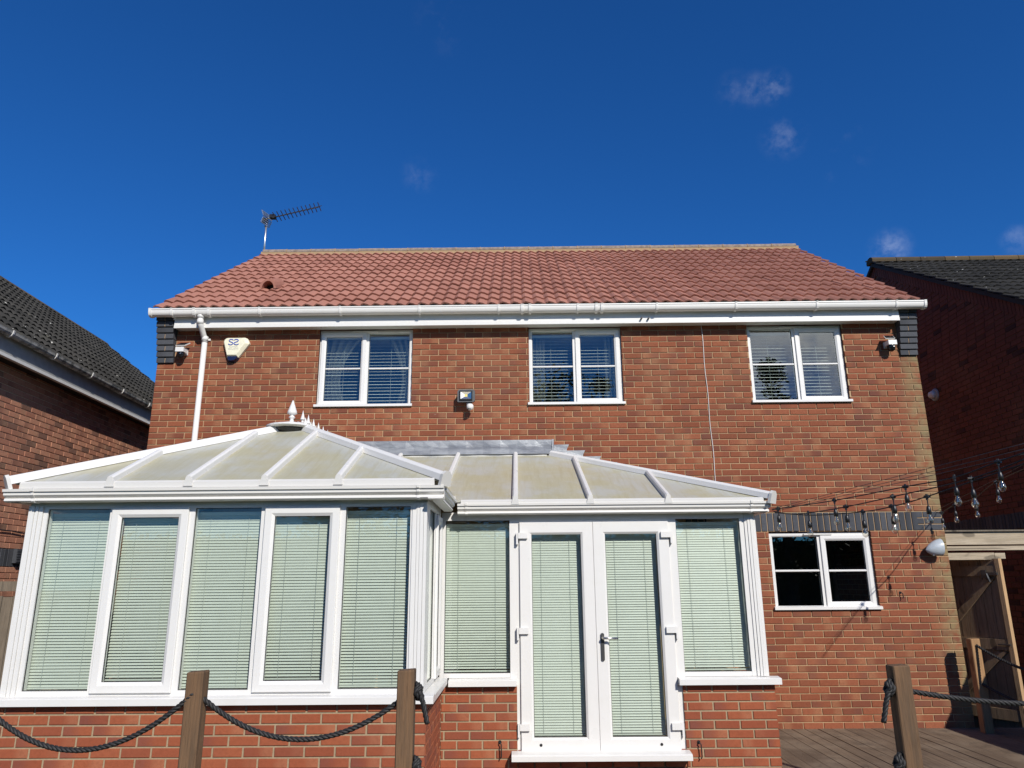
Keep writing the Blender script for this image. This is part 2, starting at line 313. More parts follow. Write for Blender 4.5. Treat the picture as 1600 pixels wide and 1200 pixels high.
t = NT('bulb_glass'); t.n.remove(t.b); tr = t.new('ShaderNodeBsdfTransparent'); tr.inputs[0].default_value = (.97,.95,.9,1); gl = t.new('ShaderNodeBsdfGlossy'); gl.inputs['Roughness'].default_value = .03; gl.inputs[0].default_value = (1,.88,.70,1)
fr = t.new('ShaderNodeLayerWeight'); fr.inputs[0].default_value = .45; mx = t.new('ShaderNodeMixShader'); t.l.new(t.math('ADD', t.math('MULTIPLY', fr.outputs['Facing'], .55), .12), mx.inputs[0]); t.l.new(tr.outputs[0], mx.inputs[1]); t.l.new(gl.outputs[0], mx.inputs[2]); t.l.new(mx.outputs[0], t.out.inputs[0]); M['bulb'] = t.m
t = NT('side_brick'); bt = t.new('ShaderNodeTexBrick'); mp = t.new('ShaderNodeMapping'); sp = t.sep(); cb = t.new('ShaderNodeCombineXYZ'); t.l.new(t.math('ADD', sp[0], sp[1]), cb.inputs[0]); t.l.new(sp[2], cb.inputs[1]); t.l.new(cb.outputs[0], bt.inputs['Vector'])
bt.inputs['Scale'].default_value = 1; bt.inputs['Brick Width'].default_value = .225; bt.inputs['Row Height'].default_value = .075; bt.inputs['Mortar Size'].default_value = .006; bt.inputs['Color1'].default_value = (.34,.13,.08,1); bt.inputs['Color2'].default_value = (.24,.09,.06,1); bt.inputs['Mortar'].default_value = (.5,.38,.25,1); M['sidebrick'] = t.done(bt.outputs[0], .9)

# ------------------------------------------------------------------ bricks
_bm = {}
def brick_mesh(L, H, D, mat):
    k = (round(L, 3), round(H, 3), D, mat.name)
    if k not in _bm:
        b = MB(); _brick_add(b, 0, 0, L, H, D, 0, 0, 0); me = bpy.data.meshes.new('brick'); me.from_pydata(b.v, [], b.f)
        ul = me.uv_layers.new(name='UVMap'); ul.data.foreach_set('uv', [c for q in b.uv for c in q]); me.materials.append(mat); _bm[k] = me
    return _bm[k]
def _brick_add(b, u, z, L, H, D, proud, rv, tilt):
    # local: front at y=-proud, chamfered arrises; centre (u, z)
    e = .0035; x0, x1, z0, z1 = u-L/2, u+L/2, z-H/2, z+H/2; f = -proud
    dz = tilt*L/2
    pts = [(x0+e,f,z0+e-dz),(x1-e,f,z0+e+dz),(x1-e,f,z1-e+dz),(x0+e,f,z1-e-dz),(x0,f+e,z0-dz),(x1,f+e,z0+dz),(x1,f+e,z1+dz),(x0,f+e,z1-dz),(x0,D,z0-dz),(x1,D,z0+dz),(x1,D,z1+dz),(x0,D,z1-dz)]
    fs = [(0,1,2,3)]+[(4+i,4+(i+1)%4,(i+1)%4,i) for i in range(4)]+[(8+i,8+(i+1)%4,4+(i+1)%4,4+i) for i in range(4)]
    b.add(pts, fs)
    flip = rv > .5
    for q in fs:
        for i in q:
            uu = (pts[i][0]-x0)/max(L,.001); b.uv.append(((1-uu) if flip else uu, (pts[i][2]-z0)/H))
        b.r.append((rv*7.77) % 1)
def wall_bricks(parent, T, courses, key, limit, score, D=.02, name='brick', jitter=.0018):
    """courses: list of (u, z, L, H); the `limit` best by score become pieces, the rest one mass"""
    sc = []
    for c in courses:
        P = T @ Vector((c[0], 0, c[1])); s = score(P); sc.append((s if s is not None else 1e9, c))
    order = sorted(range(len(sc)), key=lambda i: sc[i][0]); keep = set(i for i in order[:limit] if sc[i][0] < 1e8)
    mass = MB(T); mass_n = 0
    for i, (s, (u, z, L, H)) in enumerate(sc):
        pr = random.uniform(0, jitter*2); ti = random.gauss(0, .0055)
        if i in keep:
            me = brick_mesh(round(L/.005)*.005, H, D, M[key+'0'])
            piece(name, me, parent, T @ Matrix.Translation((u, -pr, z)) @ Matrix.Rotation(ti*.6, 4, 'Y') @ (Matrix.Rotation(0, 4, 'Z')))
        else: _brick_add(mass, u, z, L, H, D, pr, random.random(), ti); mass_n += 1
    if mass_n:
        o = mass.build('brick_mass', M[key+'1'], parent, recalc=False); o['kind'] = 'stuff'
def bond(u0, u1, zb, par, first=None, openings=(), L=.215, H=.065, phase=None):
    out = []; step = L+.01
    if phase is None: start = u0-(0 if par == 0 else step/2)
    else: start = phase-step*math.ceil((phase-u0)/step+1)
    a = start; z0, z1 = zb+.005, zb+.005+H
    while a < u1:
        segs = [(max(a, u0), min(a+L, u1))]
        for (oa, ob, oz0, oz1) in openings:
            if min(z1, oz1)-max(z0, oz0) > .012:
                ns = []
                for (p, q) in segs:
                    if q <= oa or p >= ob: ns.append((p, q)); continue
                    if p < oa: ns.append((p, oa))
                    if q > ob: ns.append((ob, q))
                segs = ns
        for p, q in segs:
            if q-p > .02: out.append(((p+q)/2, (z0+z1)/2, q-p, H))
        a += step
    return out
def backing(T, u0, u1, z0, z1, openings, yf, yb, mat, name, parent, gable=None):
    us = sorted(set([u0,u1]+[v for o in openings for v in o[:2]])); zs = sorted(set([z0,z1]+[v for o in openings for v in o[2:]])); b = MB(T)
    def hole(a, c): return any(o[0]-1e-6 <= a and a < o[1]-1e-6 and o[2]-1e-6 <= c and c < o[3]-1e-6 for o in openings)
    for i in range(len(us)-1):
        for j in range(len(zs)-1):
            if hole(us[i], zs[j]): continue
            b.quad((us[i],yf,zs[j]),(us[i+1],yf,zs[j]),(us[i+1],yf,zs[j+1]),(us[i],yf,zs[j+1])); b.quad((us[i],yb,zs[j]),(us[i],yb,zs[j+1]),(us[i+1],yb,zs[j+1]),(us[i+1],yb,zs[j]))
    rvs = []
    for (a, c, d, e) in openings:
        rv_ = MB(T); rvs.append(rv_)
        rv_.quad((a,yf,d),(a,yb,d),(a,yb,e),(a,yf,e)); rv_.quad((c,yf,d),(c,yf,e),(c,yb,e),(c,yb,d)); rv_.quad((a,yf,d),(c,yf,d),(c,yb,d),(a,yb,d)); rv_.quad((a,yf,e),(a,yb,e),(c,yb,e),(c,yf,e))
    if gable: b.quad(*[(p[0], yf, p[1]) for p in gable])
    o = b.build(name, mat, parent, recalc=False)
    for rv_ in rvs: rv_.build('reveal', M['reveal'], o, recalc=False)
    return o

# ------------------------------------------------------------------ roof tiles
def tile_mesh(name, w, Lg, A, mat, cut=1.0):
    b = MB(); n = 12; p = w/2
    def prof(x): a = 2*math.pi*x/p; return A*(math.sin(a)+.28*math.sin(2*a+.5))
    xs = [w*cut*i/n for i in range(n+1)]; th = .02
    top0 = [(x, 0, prof(x)+.026) for x in xs]; top1 = [(x, Lg, prof(x)-.004) for x in xs]; bot0 = [(x, .004, prof(x)+.026-th) for x in xs]
    b.add(top0+top1+bot0, [(i, i+1, n+2+i, n+1+i) for i in range(n)]+[(2*n+2+i, 2*n+3+i, i+1, i) for i in range(n)])
    b.add([top0[0], top1[0], (0,Lg,prof(0)-th), bot0[0]], [(0,1,2,3)]); b.add([top0[n], bot0[n], (w*cut,Lg,prof(w*cut)-th), top1[n]], [(0,1,2,3)])
    me = bpy.data.meshes.new(name); me.from_pydata(b.v, [], b.f); me.materials.append(mat); return me, b
def tile_roof(parent, origin, e, s, width, nrow, gauge, key, limit, score, w=.295):
    e = Vector(e).normalized(); s = Vector(s).normalized(); nn = e.cross(s).normalized()
    Tm = Matrix((e, s, nn)).transposed().to_4x4(); Tm.translation = Vector(origin)
    ncol = round(width/w); w = width/ncol; me, src = tile_mesh('roof_tile', w, gauge*1.22, .0145, M[key+'0'])
    slots = []
    for i in range(nrow):
        for j in range(ncol):
            Tt = Tm @ Matrix.Translation((j*w+random.uniform(-.003,.003), i*gauge+random.uniform(-.006,.006), random.uniform(0,.004))) @ Matrix.Rotation(random.uniform(-.008,.008), 4, 'Z') @ Matrix.Rotation(random.uniform(-.008,.008), 4, 'Y')
            sc = score(Tt @ Vector((w/2, gauge/2, 0))); slots.append((sc if sc is not None else 1e9, len(slots), Tt))
    slots.sort(key=lambda q: (q[0], q[1])); mass = MB()
    for k, (sc, _, Tt) in enumerate(slots):
        if k < limit and sc < 1e8: piece('roof_tile', me, parent, Tt)
        else:
            bofs = len(mass.v); mass.v += [tuple(Tt @ Vector(v)) for v in src.v]; mass.f += [tuple(bofs+i for i in f) for f in src.f]; mass.r += [random.random()]*len(src.f)
    if mass.v:
        o = mass.build('roof_tile_mass', M[key+'1'], parent, recalc=False); o['kind'] = 'stuff'
def dist_score(x0, x1, y0, y1):
    def f(P):
        x, y = pix(P)
        return (Vector(P)-CAM).length if x0 < x < x1 and y0 < y < y1 else None
    return f

# ================================================================== GROUND
g = MB(); g.quad((-400,-400,-.36),(400,-400,-.36),(400,400,-.36),(-400,400,-.36)); struct(g.build('ground', M['lawn']))

DZ = -.035
deck = MB(); deck.box(-1.2, 10.42, -4.5, .0, -.22, DZ-.03); deck = struct(deck.build('deck', M['soil']))
pm = MB(); e = .004; W2, LN = .0705, 4.52
pm.slab([(-W2,0,-.028),(W2,0,-.028),(W2,0,-e),(W2-e,0,0),(-W2+e,0,0),(-W2,0,-e)], (0,LN,0)); pme = bpy.data.meshes.new('plank'); pme.from_pydata(pm.v, [], pm.f); pme.materials.append(M['deck'])
x = 10.34; k = 0
while x > -1.1:
    blocked = (.66 < x < 3.93)
    o = bpy.data.objects.new('plank', pme); COL.objects.link(o); o.parent = deck; L = 4.52
    o.location = (x, -4.52, DZ+random.uniform(-.002,.002)); o.rotation_euler = (0, random.uniform(-.004,.004), random.uniform(-.0006,.0006))
    if .60 < x < 6.9: o.scale = (1, (1.41 if x < 3.95 else 2.52)/4.52, 1)
    x -= .147; k += 1

# ================================================================== HOUSE
HX = 9.665; ZS = 4.74
house = thing('brick_house', (4.83, 3.4, DZ), 'red brick house with orange-red tiled roof and white windows behind the conservatory', 'house')
WIN = [(2.06,3.258,3.705,ZS),(4.745,5.93,3.705,ZS),(7.545,8.755,3.705,ZS),(7.575,8.785,1.23,2.13)]
T0 = frame(0, 0)
wall = backing(T0, 0, HX, -.3, 4.97, WIN, .007, .28, M['mortar'], 'wall', house)
crs = []
for n in range(-16, 52):
    zb = 3.63-.075*n
    if 18 <= n <= 20: continue
    crs += bond(0, HX, zb, n % 2, openings=WIN)
crs = [c for c in crs if not (.9 < c[0] < 6.75 and c[1] < min(2.95, 2.95-.41*(c[0]-4.95)))]
def house_score(P):
    x, y = pix(P)
    if not (0 < x < 1600 and 0 < y < 1200): return None
    if P.x < 6.95 and P.z < 2.9: return None
    return (P-CAM).length
wall_bricks(wall, T0, crs, 'hb', 260, house_score)
sol = []
u = .0
while u < 9.34:
    if not (.9 < u < 6.6): sol.append((u+.0325, 2.2425, .065, .215))
    u += .075
for r_ in range(3):
    zb = 2.13+.075*r_; sol += [c for c in bond(9.352, HX, zb, 1 if r_ == 1 else 0, phase=(9.45 if r_ == 1 else 9.665))]
wall_bricks(wall, T0, sol, 'db', 40, house_score)
# other walls, floors
ob = MB(); ob.quad((0,.28,-.3),(0,6.8,-.3),(0,6.8,4.97),(0,.28,4.97)); ob.quad((0,0,4.9),(0,6.8,4.9),(0,3.4,7.25)); ob.quad((0,0.007,-.3),(0,.28,-.3),(0,.28,4.97),(0,0.007,4.97))
ob.quad((HX,.007,-.3),(HX,6.8,-.3),(HX,6.8,4.97),(HX,.007,4.97)); ob.quad((HX,0,4.9),(HX,6.8,4.9),(HX,3.4,7.25)); ob.quad((0,6.8,-.3),(HX,6.8,-.3),(HX,6.8,4.97),(0,6.8,4.97))
ob.build('side_walls', M['sidebrick'], house, recalc=False)
fl = MB(); fl.box(.02,HX-.02,.3,6.78,2.45,2.62); fl.box(.02,HX-.02,.3,6.78,-.2,.02); fl.build('floor_slab', M['carpet'], house)
cl = MB(); cl.box(.02,HX-.02,.3,6.78,4.80,4.86); cl.box(.02,HX-.02,3.2,3.3,.02,2.45); cl.box(.02,HX-.02,3.2,3.3,2.63,4.79); cl.box(3.95,4.05,.3,3.19,2.63,4.79); cl.box(6.75,6.85,.3,3.19,2.63,4.79); cl.build('room_wall', M['plaster'], house)
# roof
YE, ZE, YR, ZR = -.185, 4.985, 3.4, 7.40
SL = Vector((0, YR-YE, ZR-ZE)); SLn = SL.normalized()
roof = MB(); roof.slab([(-.02,YE+.03,ZE-.02),(HX+.02,YE+.03,ZE-.02),(HX+.02,YR,ZR-.03),(-.02,YR,ZR-.03)], (0,.02,-.03)); roof.slab([(-.02,YR,ZR-.03),(HX+.02,YR,ZR-.03),(HX+.02,7.05,ZE-.02),(-.02,7.05,ZE-.02)], (0,-.02,-.03))
roof = roof.build('roof', M['felt'], house)
NR = 14; GA = SL.length/(NR-.35)
tile_roof(roof, (-.03, YE-.02, ZE-.008), (1,0,0), SLn, HX+.06, NR, GA, 'tr', 290, lambda P: (P-CAM).length)
# ridge tiles on a mortar bed
rb = MB(); rb.box(-.03, HX+.03, YR-.12, YR+.12, ZR-.07, ZR+.002); rb.build('mortar_bed', M['bed'], roof)
rm = MB(); seg = 10; LR = .447
prof = [(-.125,-.02)]+[(.13*math.sin(-1.35+2.7*i/seg), .0+.062*math.cos(-1.35+2.7*i/seg)) for i in range(seg+1)]+[(.125,-.02)]
rm.prof_x(prof, 0, LR); rme = bpy.data.meshes.new('ridge_tile'); rme.from_pydata(rm.v, [], rm.f); rme.materials.append(M['ridge'])
nb = 22
jm = MB(); jm.prof_x([(a*1.05,b*1.08) for a,b in prof], 0, .012); jme = bpy.data.meshes.new('ridge_joint'); jme.from_pydata(jm.v, [], jm.f); jme.materials.append(M['bed'])
for i in range(nb):
    xx = .0+i*(HX/nb); piece('ridge_tile', rme, roof, Matrix.Translation((xx, YR, ZR+.012+random.uniform(-.003,.003))) @ Matrix.Diagonal((HX/nb/LR*.97,1,1,1)))
    if i: piece('ridge_joint', jme, roof, Matrix.Translation((xx-.011, YR, ZR+.012)))
# tile vent
vp = Vector((1.12, .72, 0)); vp.z = ZE+(vp.y-YE)*(ZR-ZE)/(YR-YE)+.03
v = MB(); sgm = 9; outer = []; inner = []
for i in range(sgm+1):
    a = math.pi*i/sgm; outer.append((vp.x+.115*math.cos(a), vp.y-.13, vp.z-.06+.15*math.sin(a))); inner.append((vp.x+.085*math.cos(a), vp.y-.13, vp.z-.06+.118*math.sin(a)))
back = [(p[0], vp.y+.25, p[2]+.17) for p in outer]
for i in range(sgm): v.add([outer[i],outer[i+1],back[i+1],back[i]], [(0,1,2,3)]); v.add([outer[i],inner[i],inner[i+1],outer[i+1]], [(0,1,2,3)]); v.add([inner[i],(inner[i][0],vp.y+.02,inner[i][2]),(inner[i+1][0],vp.y+.02,inner[i+1][2]),inner[i+1]], [(0,1,2,3)])
v.build('roof_vent', M['tr0'], roof); v = MB(); v.add([(p[0],vp.y+.02,p[2]) for p in inner], [tuple(range(len(inner)))]); v.build('vent_opening', M['felt'], roof)
# fascia, soffit, gutter
FY = -.150
f = MB(); f.box(.235, 9.435, FY, FY+.02, ZS-.012, 4.955); f.box(.235, 9.435, FY-.006, FY, ZS-.012, ZS+.03); f.build('fascia', M['upvc'], house)
f = MB(); f.box(.235, 9.435, FY+.02, .006, ZS, ZS+.012); f.build('soffit', M['upvc_old'], house)
gt = MB(); GC = (FY-.062, 4.935); gr = .060
def sq(i, k): a = math.pi+math.pi*i/10; c_, s_ = math.cos(a), math.sin(a); return (GC[0]+k*math.copysign(abs(c_)**.62, c_), GC[1]+k*1.22*math.copysign(abs(s_)**.9, s_))
pr = [sq(i, gr) for i in range(11)]
pr = [(a,b) for a,b in pr]; lip = [(pr[0][0]-.006, GC[1]+.0), (pr[0][0]-.006, GC[1]+.016), (pr[0][0]+.006, GC[1]+.016)]
inn = [sq(10-i, gr-.004) for i in range(11)]
gt.prof_x(lip[::-1]+pr+inn, -.045, 9.71); gut = gt.build('gutter', M['gutter'], house, smooth=False)
capm = MB()
for xx in (-.052, 9.708): capm.prof_x([sq(i, gr+.009) for i in range(11)]+[(GC[0]+gr+.009, GC[1]+.02),(GC[0]-gr-.012, GC[1]+.02)], xx, xx+.012+.02)
capm.build('gutter_end_cap', M['gutter'], gut)
def collar(x, w, t=.011, drop=True):
    b = MB(); o_ = [sq(i, gr+t*.8) for i in range(11)]
    b.prof_x([(GC[0]-gr-t-.004, GC[1]+.019)]+o_+[(GC[0]+gr-.004, GC[1])], x-w/2, x+w/2)
    if drop: b.bar((x, FY-.008, GC[1]-.02), (x, FY-.004, GC[1]-.10), [(-w/2,-.004),(w/2,-.004),(w/2,.004),(-w/2,.004)])
    return b
for px_ in (268, 405, 531, 655, 779, 903, 1027, 1151, 1278, 1403):
    X = on_y(px_, 482, GC[0]-gr).x; collar(X, .026).build('gutter_bracket', M['gutter'], gut)
for px_ in (303, 326, 816, 828, 932, 941):
    X = on_y(px_, 482, GC[0]-gr).x; collar(X, .034, .015, False).build('gutter_union', M['gutter'], gut)
# downpipe with swan neck
ox = on_y(314, 492, GC[0]).x; px0 = .605
dp = MB(); py = -.055
path = [(ox, GC[0], GC[1]-.05), (ox, GC[0], GC[1]-.16), (ox+.01, GC[0]+.008, GC[1]-.19), (px0-.015, py-.02, 4.655), (px0, py, 4.62), (px0, py, 4.56)]
dp.tube(path, .036, 14); dp.tube([(px0,py,4.60),(px0,py,DZ)], .034, 14); dpo = dp.build('downpipe', M['upvc'], house, smooth=True)
b = MB(); b.tube([(ox,GC[0],GC[1]-.045),(ox,GC[0],GC[1]-.10)], .044, 14); b.tube([(ox,GC[0],GC[1]-.125),(ox,GC[0],GC[1]-.175)], .041, 14); b.tube([(px0,py,4.64),(px0,py,4.585)], .041, 14); b.build('pipe_socket', M['upvc'], dpo, smooth=True)
b = MB(); b.box(px0-.055,px0+.055,-.022,.004,4.60,4.625); b.tube([(px0,py,4.602),(px0,py,4.622)], .040, 14); b.build('pipe_clip', M['upvc'], dpo)
# blue-brick corbels under the eaves
for side, (a0, a1) in (('l', (0., .215)), ('r', (HX-.215, HX))):
    core = MB()  # core coloured black to put shadow into the gaps between courses
    for r_ in range(9): core.box(a0+.004, a1-.004, -.030-.018*min(r_,7)+.034, .02, 4.305+.075*r_-.004, 4.305+.075*r_+.071)
    co = core.build('corbel', M['black'], house); co['label'] = 'stepped dark blue-grey brick corbel under the roof corner'
    for r_ in range(9):
        pj = .030+.018*min(r_, 7); z = 4.305+.075*r_+.0375
        for (c0, c1) in ([(a0, a0+.1025), (a1-.1025, a1)] if (r_ % 2 == 0 or r_ == 7) else [(a0, a1)]):
            bb = MB(); bb.box(c0, c1, -pj, .01 if r_ < 1 else .005, z-.0325, z+.0325); oo = bb.build('brick', M['db0'], co)
            oo.data.uv_layers.new(name='UVMap')
        if r_ % 2 == 0 or r_ == 7: jj = MB(); jj.box(a0+.1035, a1-.1035, -pj+.006, .0, z-.031, z+.031); jj.build('mortar_joint', M['mortar'], co)
# windows ------------------------------------------------------------
def window(parent, T, x0, x1, z0, z1, sash_right, vent=True, yf=.036, bar=True, mat='upvc', glassmat='glass'):
    w = MB(T); fw = .045; mid = x0+(x1-x0)*(.5 if sash_right else .507)
    w.ring(x0+.002, x1-.002, z0, z1-.002, fw, yf, yf+.06, .3, .01); w.box(mid-.028, mid+.028, yf+.001, yf+.06, z0+fw, z1-fw-.002)
    root = w.build('window', M[mat], parent)
    L = (x0+fw, mid-.028); Rr = (mid+.028, x1-fw); sx = Rr if sash_right else L; fx = L if sash_right else Rr
    sb = MB(T); s0, s1, q0, q1 = sx[0]-.022, sx[1]+.020, z0+fw-.018, z1-fw+.012; sb.ring(s0, s1, q0, q1, .062, yf-.018, yf+.03, .35, .014); so = sb.build('sash', M[mat], root)
    gl_ = [(s0+.060, s1-.060, q0+.060, q1-.060, yf+.006), (fx[0]-.002, fx[1]+.002, z0+fw-.002, z1-fw+.002, yf+.02)]
    for (a, b_, c, d, y) in gl_:
        p = MB(T); p.quad((a,y,c),(b_,y,c),(b_,y,d),(a,y,d)); p.build('pane', M[glassmat], root)
        bd = MB(T); k_ = .010; bd.box(a,a+k_*.6,y-.008,y-.001,c,d); bd.box(b_-k_*.6,b_,y-.008,y-.001,c,d); bd.box(a+.006,b_-.006,y-.008,y-.001,c,c+.005); bd.box(a+.006,b_-.006,y-.008,y-.001,d-.005,d); bd.build('gasket_shadow_line', M['black'], root)  # black gasket strips also put a shadow line round the glass
        if bar:
            zz = (c+d)/2; gb = MB(T); gb.prof_x([(y-.014,zz-.007),(y-.014,zz+.007),(y-.002,zz+.013),(y-.002,zz-.013)], a+.006, b_-.006); gb.build('glazing_bar', M[mat], root)
    s = MB(T); s.prof_x([(-.034,z0+.002),(-.034,z0+.032),(yf-.004,z0+.046),(yf-.004,z0+.002)], x0-.018, x1+.016); s.build('sill', M['upvc'], root)
    if vent:
        v_ = MB(T); c = (x0+x1)/2-.02; v_.prof_x([(yf-.002,z1-.012),(yf-.026,z1-.018),(yf-.026,z1-.03),(yf-.002,z1-.034)], c-.165, c+.165); v_.build('trickle_vent', M['upvc_old'], root)
    return root
wl_ = ['white two-light window nearest the alarm box', 'white two-light window beside the floodlight', 'white upstairs window nearest the right-hand corner', 'white ground-floor kitchen window under the dark soldier course']
for i, (w_, sr) in enumerate(zip(WIN, (False, True, True, True))):
    z0 = w_[2]+.005; o = window(house, T0, w_[0], w_[1], z0, w_[3]-.003 if i < 3 else w_[3]-.012, sr); o['label'] = wl_[i]
def blind(name, T, x0, x1, z0, z1, y, pitch, width, tilt, mat, label, group, cords=True, tilt2=None):
    P = T @ Vector(((x0+x1)/2, y, z0)); th = thing(name, P, label, 'blind', group)
    b = MB(T); z = z1-.035; c = math.cos(tilt)*width/2; tb = tilt if tilt2 is None else tilt2
    while z > z0+.02:
        zz = z+random.uniform(-.0006,.0006); an = tilt+(tb-tilt)*min(1, max(0, (z1-zz)/(z1-z0)))**1.5+random.uniform(-.025,.025); s_ = math.sin(an)*width/2; c = math.cos(an)*width/2; cv = .0016 if width > .03 else .0026
        b.add([(x0,y-c,zz+s_),(x1,y-c,zz+s_),(x1,y,zz+cv),(x0,y,zz+cv),(x1,y+c,zz-s_),(x0,y+c,zz-s_)], [(0,1,2,3),(3,2,4,5)]); z -= pitch
    o = b.build('slats', M[mat], th, recalc=False); o['kind'] = 'stuff'
    h = MB(T); h.box(x0, x1, y-.012, y+.014, z1-.028, z1); h.build('head_rail', M[mat], th)
    h = MB(T); h.box(x0, x1, y-.011, y+.011, z0+.001, z0+.013); h.build('bottom_rail', M[mat], th)
    if cords:
        for u_ in (.22, .78):
            xx = x0+(x1-x0)*u_; h = MB(T); h.box(xx-.0012, xx+.0012, y-.0145, y-.013, z0+.012, z1-.028); h.build('ladder_cord', M['cordm'], th)
    return th
ul = ['white venetian blind in the left upstairs window', 'white venetian blind in the middle upstairs window', 'white venetian blind in the right upstairs window']
for i in range(3):
    a, b_, c, d = WIN[i]; blind('venetian_blind', T0, a+.05, b_-.05, c+.06, d-.06, .17, .043, .044, R(-21.5), 'slat', ul[i], 'blinds in the upstairs windows')
# curtains inside the upstairs windows
def curtain(x0, x1, z0, z1, y, label, tie=None):
    n = 26; pts = []; rows = 8
    for j in range(rows+1):
        t_ = j/rows; z = z1+(z0-z1)*t_
        for i in range(n+1):
            u_ = i/n; a, b_ = x0, x1
            if tie is not None:
                k_ = math.sin(math.pi*min(1, t_/1.15))*.55
                if tie < 0: b_ = x1+(x0-x1)*k_
                else: a = x0+(x1-x0)*k_
            pts.append((a+(b_-a)*u_, y+.022*math.sin(u_*6.283*4), z))
    m_ = MB(); m_.add(pts, [(j*(n+1)+i, j*(n+1)+i+1, (j+1)*(n+1)+i+1, (j+1)*(n+1)+i) for j in range(rows) for i in range(n)])
    o = m_.build('curtain', M['curtain'], None, smooth=True, recalc=False); tag(o, label, 'curtain', 'curtains inside the upstairs windows')
curtain(2.08,2.52,3.72,4.7,.30,'sheer curtain tied back at the left side of the left upstairs window',-1); curtain(2.9,3.24,3.72,4.7,.30,'sheer curtain tied back at the right side of the left upstairs window',1)
curtain(4.77,4.96,3.72,4.7,.30,'straight pale curtain at the left side of the middle upstairs window'); curtain(5.74,5.92,3.72,4.7,.30,'straight pale curtain at the right side of the middle upstairs window')
# small white notice inside the kitchen window
# ================================================================== CONSERVATORY
cons = thing('conservatory', (3.8, -1.6, DZ), 'white framed conservatory with dirty polycarbonate roof on a low brick wall', 'conservatory')
YB, YD, XR, XL, XD = -3.10, -1.99, 3.893, .66, 6.843
inner = MB(); inner.box(XL+.007, XR-.007, YB+.007, YB+.20, -.3, .715); inner.box(XR-.21, XR-.007, YB+.20, -1.99+.2, -.3, .715); inner.box(XR-.007, 4.566, YD+.007, YD+.2, -.3, .69); inner.box(6.03, XD-.007, YD+.007, YD+.2, -.3, .69); inner.box(XL+.012, XL+.2, YB+.2, -.001, -.3, .715); inner.box(XD-.2, XD-.012, YD+.2, -.001, -.3, .69); inner.box(4.566, 6.03, YD+.03, YD+.2, -.3, .10)
dw = inner.build('dwarf_wall', M['mortar2'], cons)
Tb = frame(0, YB); bc = []
for m_ in range(-1, 11):
    zb = .648-.075*(m_+1); H = .055 if m_ == -1 else .065
    bc += bond(XL, XR, zb, 0, phase=.7636+(0 if m_ % 2 else .1125), H=H)
anyv = lambda P: (P-CAM).length
bc = [(a, b, c-.003, d-.003) for a, b, c, d in bc]; wall_bricks(dw, Tb, bc, 'cb', 170, anyv, jitter=.001)
Td = frame(0, YD); bc = []
for m_ in range(-1, 9):
    zb = .62-.075*(m_+1); H = .055 if m_ == -1 else .065; ph = 6.1791+(.1125 if m_ % 2 else 0)
    bc += bond(XR+.002, 4.566, zb, 0, phase=ph, H=H); bc += bond(6.03, XD, zb, 0, phase=ph, H=H)
    if m_ >= 6: bc += bond(4.566+.005, 6.025, zb, 0, phase=ph, H=H)
bc = [(a, b, c-.003, d-.003) for a, b, c, d in bc]; wall_bricks(dw, Td, bc, 'cb', 90, anyv, jitter=.001)
Tr = frame(XR, YB, R(90)); bc = []
for m_ in range(-1, 9):
    zb = .648-.075*(m_+1)
    bc += bond(.0225, 1.105, zb, 0, phase=.12+(.1125 if m_ % 2 else 0), H=.055 if m_ == -1 else .065)
wall_bricks(dw, Tr, bc, 'cb', 60, anyv, D=.012)
Tx = frame(XD, YD, R(90)); bc = []
for m_ in range(-1, 9): bc += bond(.0225, 1.98, .62-.075*(m_+1), 0, phase=.12+(.1125 if m_ % 2 else 0), H=.055 if m_ == -1 else .065)
wall_bricks(dw, Tx, bc, 'cb', 0, anyv, D=.012)
fl = MB(); fl.box(XL+.2, XR-.2, YB+.2, -.02, .02, .09); fl.box(XR-.2, XD-.2, YD+.2, -.02, .02, .09); fl.build('floor', M['tilefloor'], cons)
# sills
s = MB(); pf = lambda y, z: [(y,z),(y,z+.046),(y+.012,z+.052),(y+.10,z+.060),(y+.10,z)]
s.prof_x(pf(-3.165,.715), .59, 3.955); s.build('sill', M['upvc'], cons)
Trs = frame(3.872, -3.07, R(90)); s = MB(Trs); s.prof_x([(-.083,.716),(-.083,.761),(-.07,.767),(.02,.774),(.02,.716)], .006, 1.005); s.build('sill', M['upvc'], cons)
s = MB(); s.prof_x(pf(-2.06,.69), 3.962, 4.563); s.build('sill', M['upvc'], cons)
s = MB(); s.prof_x(pf(-2.06,.69), 5.992, 6.885); s.build('sill', M['upvc'], cons)
s = MB(); s.prof_x([(-2.12,.10),(-2.12,.14),(-2.10,.15),(-1.99,.16),(-1.99,.10)], 4.515, 6.052); s.build('threshold', M['upvc'], cons)
# front frames
F0 = frame(0, -3.07); z0, z1 = .772, 2.25
def member(T, x0, x1, a, b, y0=0., y1=.07): return MB(T).box(x0, x1, y0, y1, a, b)
def post(T, xs, a, b, ys):
    m_ = MB(T)
    for i in range(len(xs)-1): m_.prof = None; m_.box(xs[i]+.0012, xs[i+1]-.0012, ys[i], .07, a, b)
    m_.box(xs[0]+.002, xs[-1]-.002, .0, .068, a+.001, b-.001); return m_
post(F0, [.690,.712,.740,.768,.802], z0, 2.19, [-.016,-.022,-.016,-.010]).build('corner_post', M['upvc'], cons)
post(F0, [3.752,3.790,3.815,3.845,3.872], z0, 2.19, [-.010,-.016,-.022,-.018]).build('corner_post', M['upvc'], cons)
fm = MB(F0); fm.box(.690, 3.872, .004, .07, 2.19, z1); fm.box(.802, 3.752, .002, .07, 2.165, 2.189); fm.box(.803, 3.751, .0, .07, z0, .808)
for a, b in ((.803,.838),(1.338,1.385),(1.955,2.018),(2.548,2.602),(3.16,3.222),(3.737,3.751)): fm.box(a, b, .001, .069, .808, 2.165)
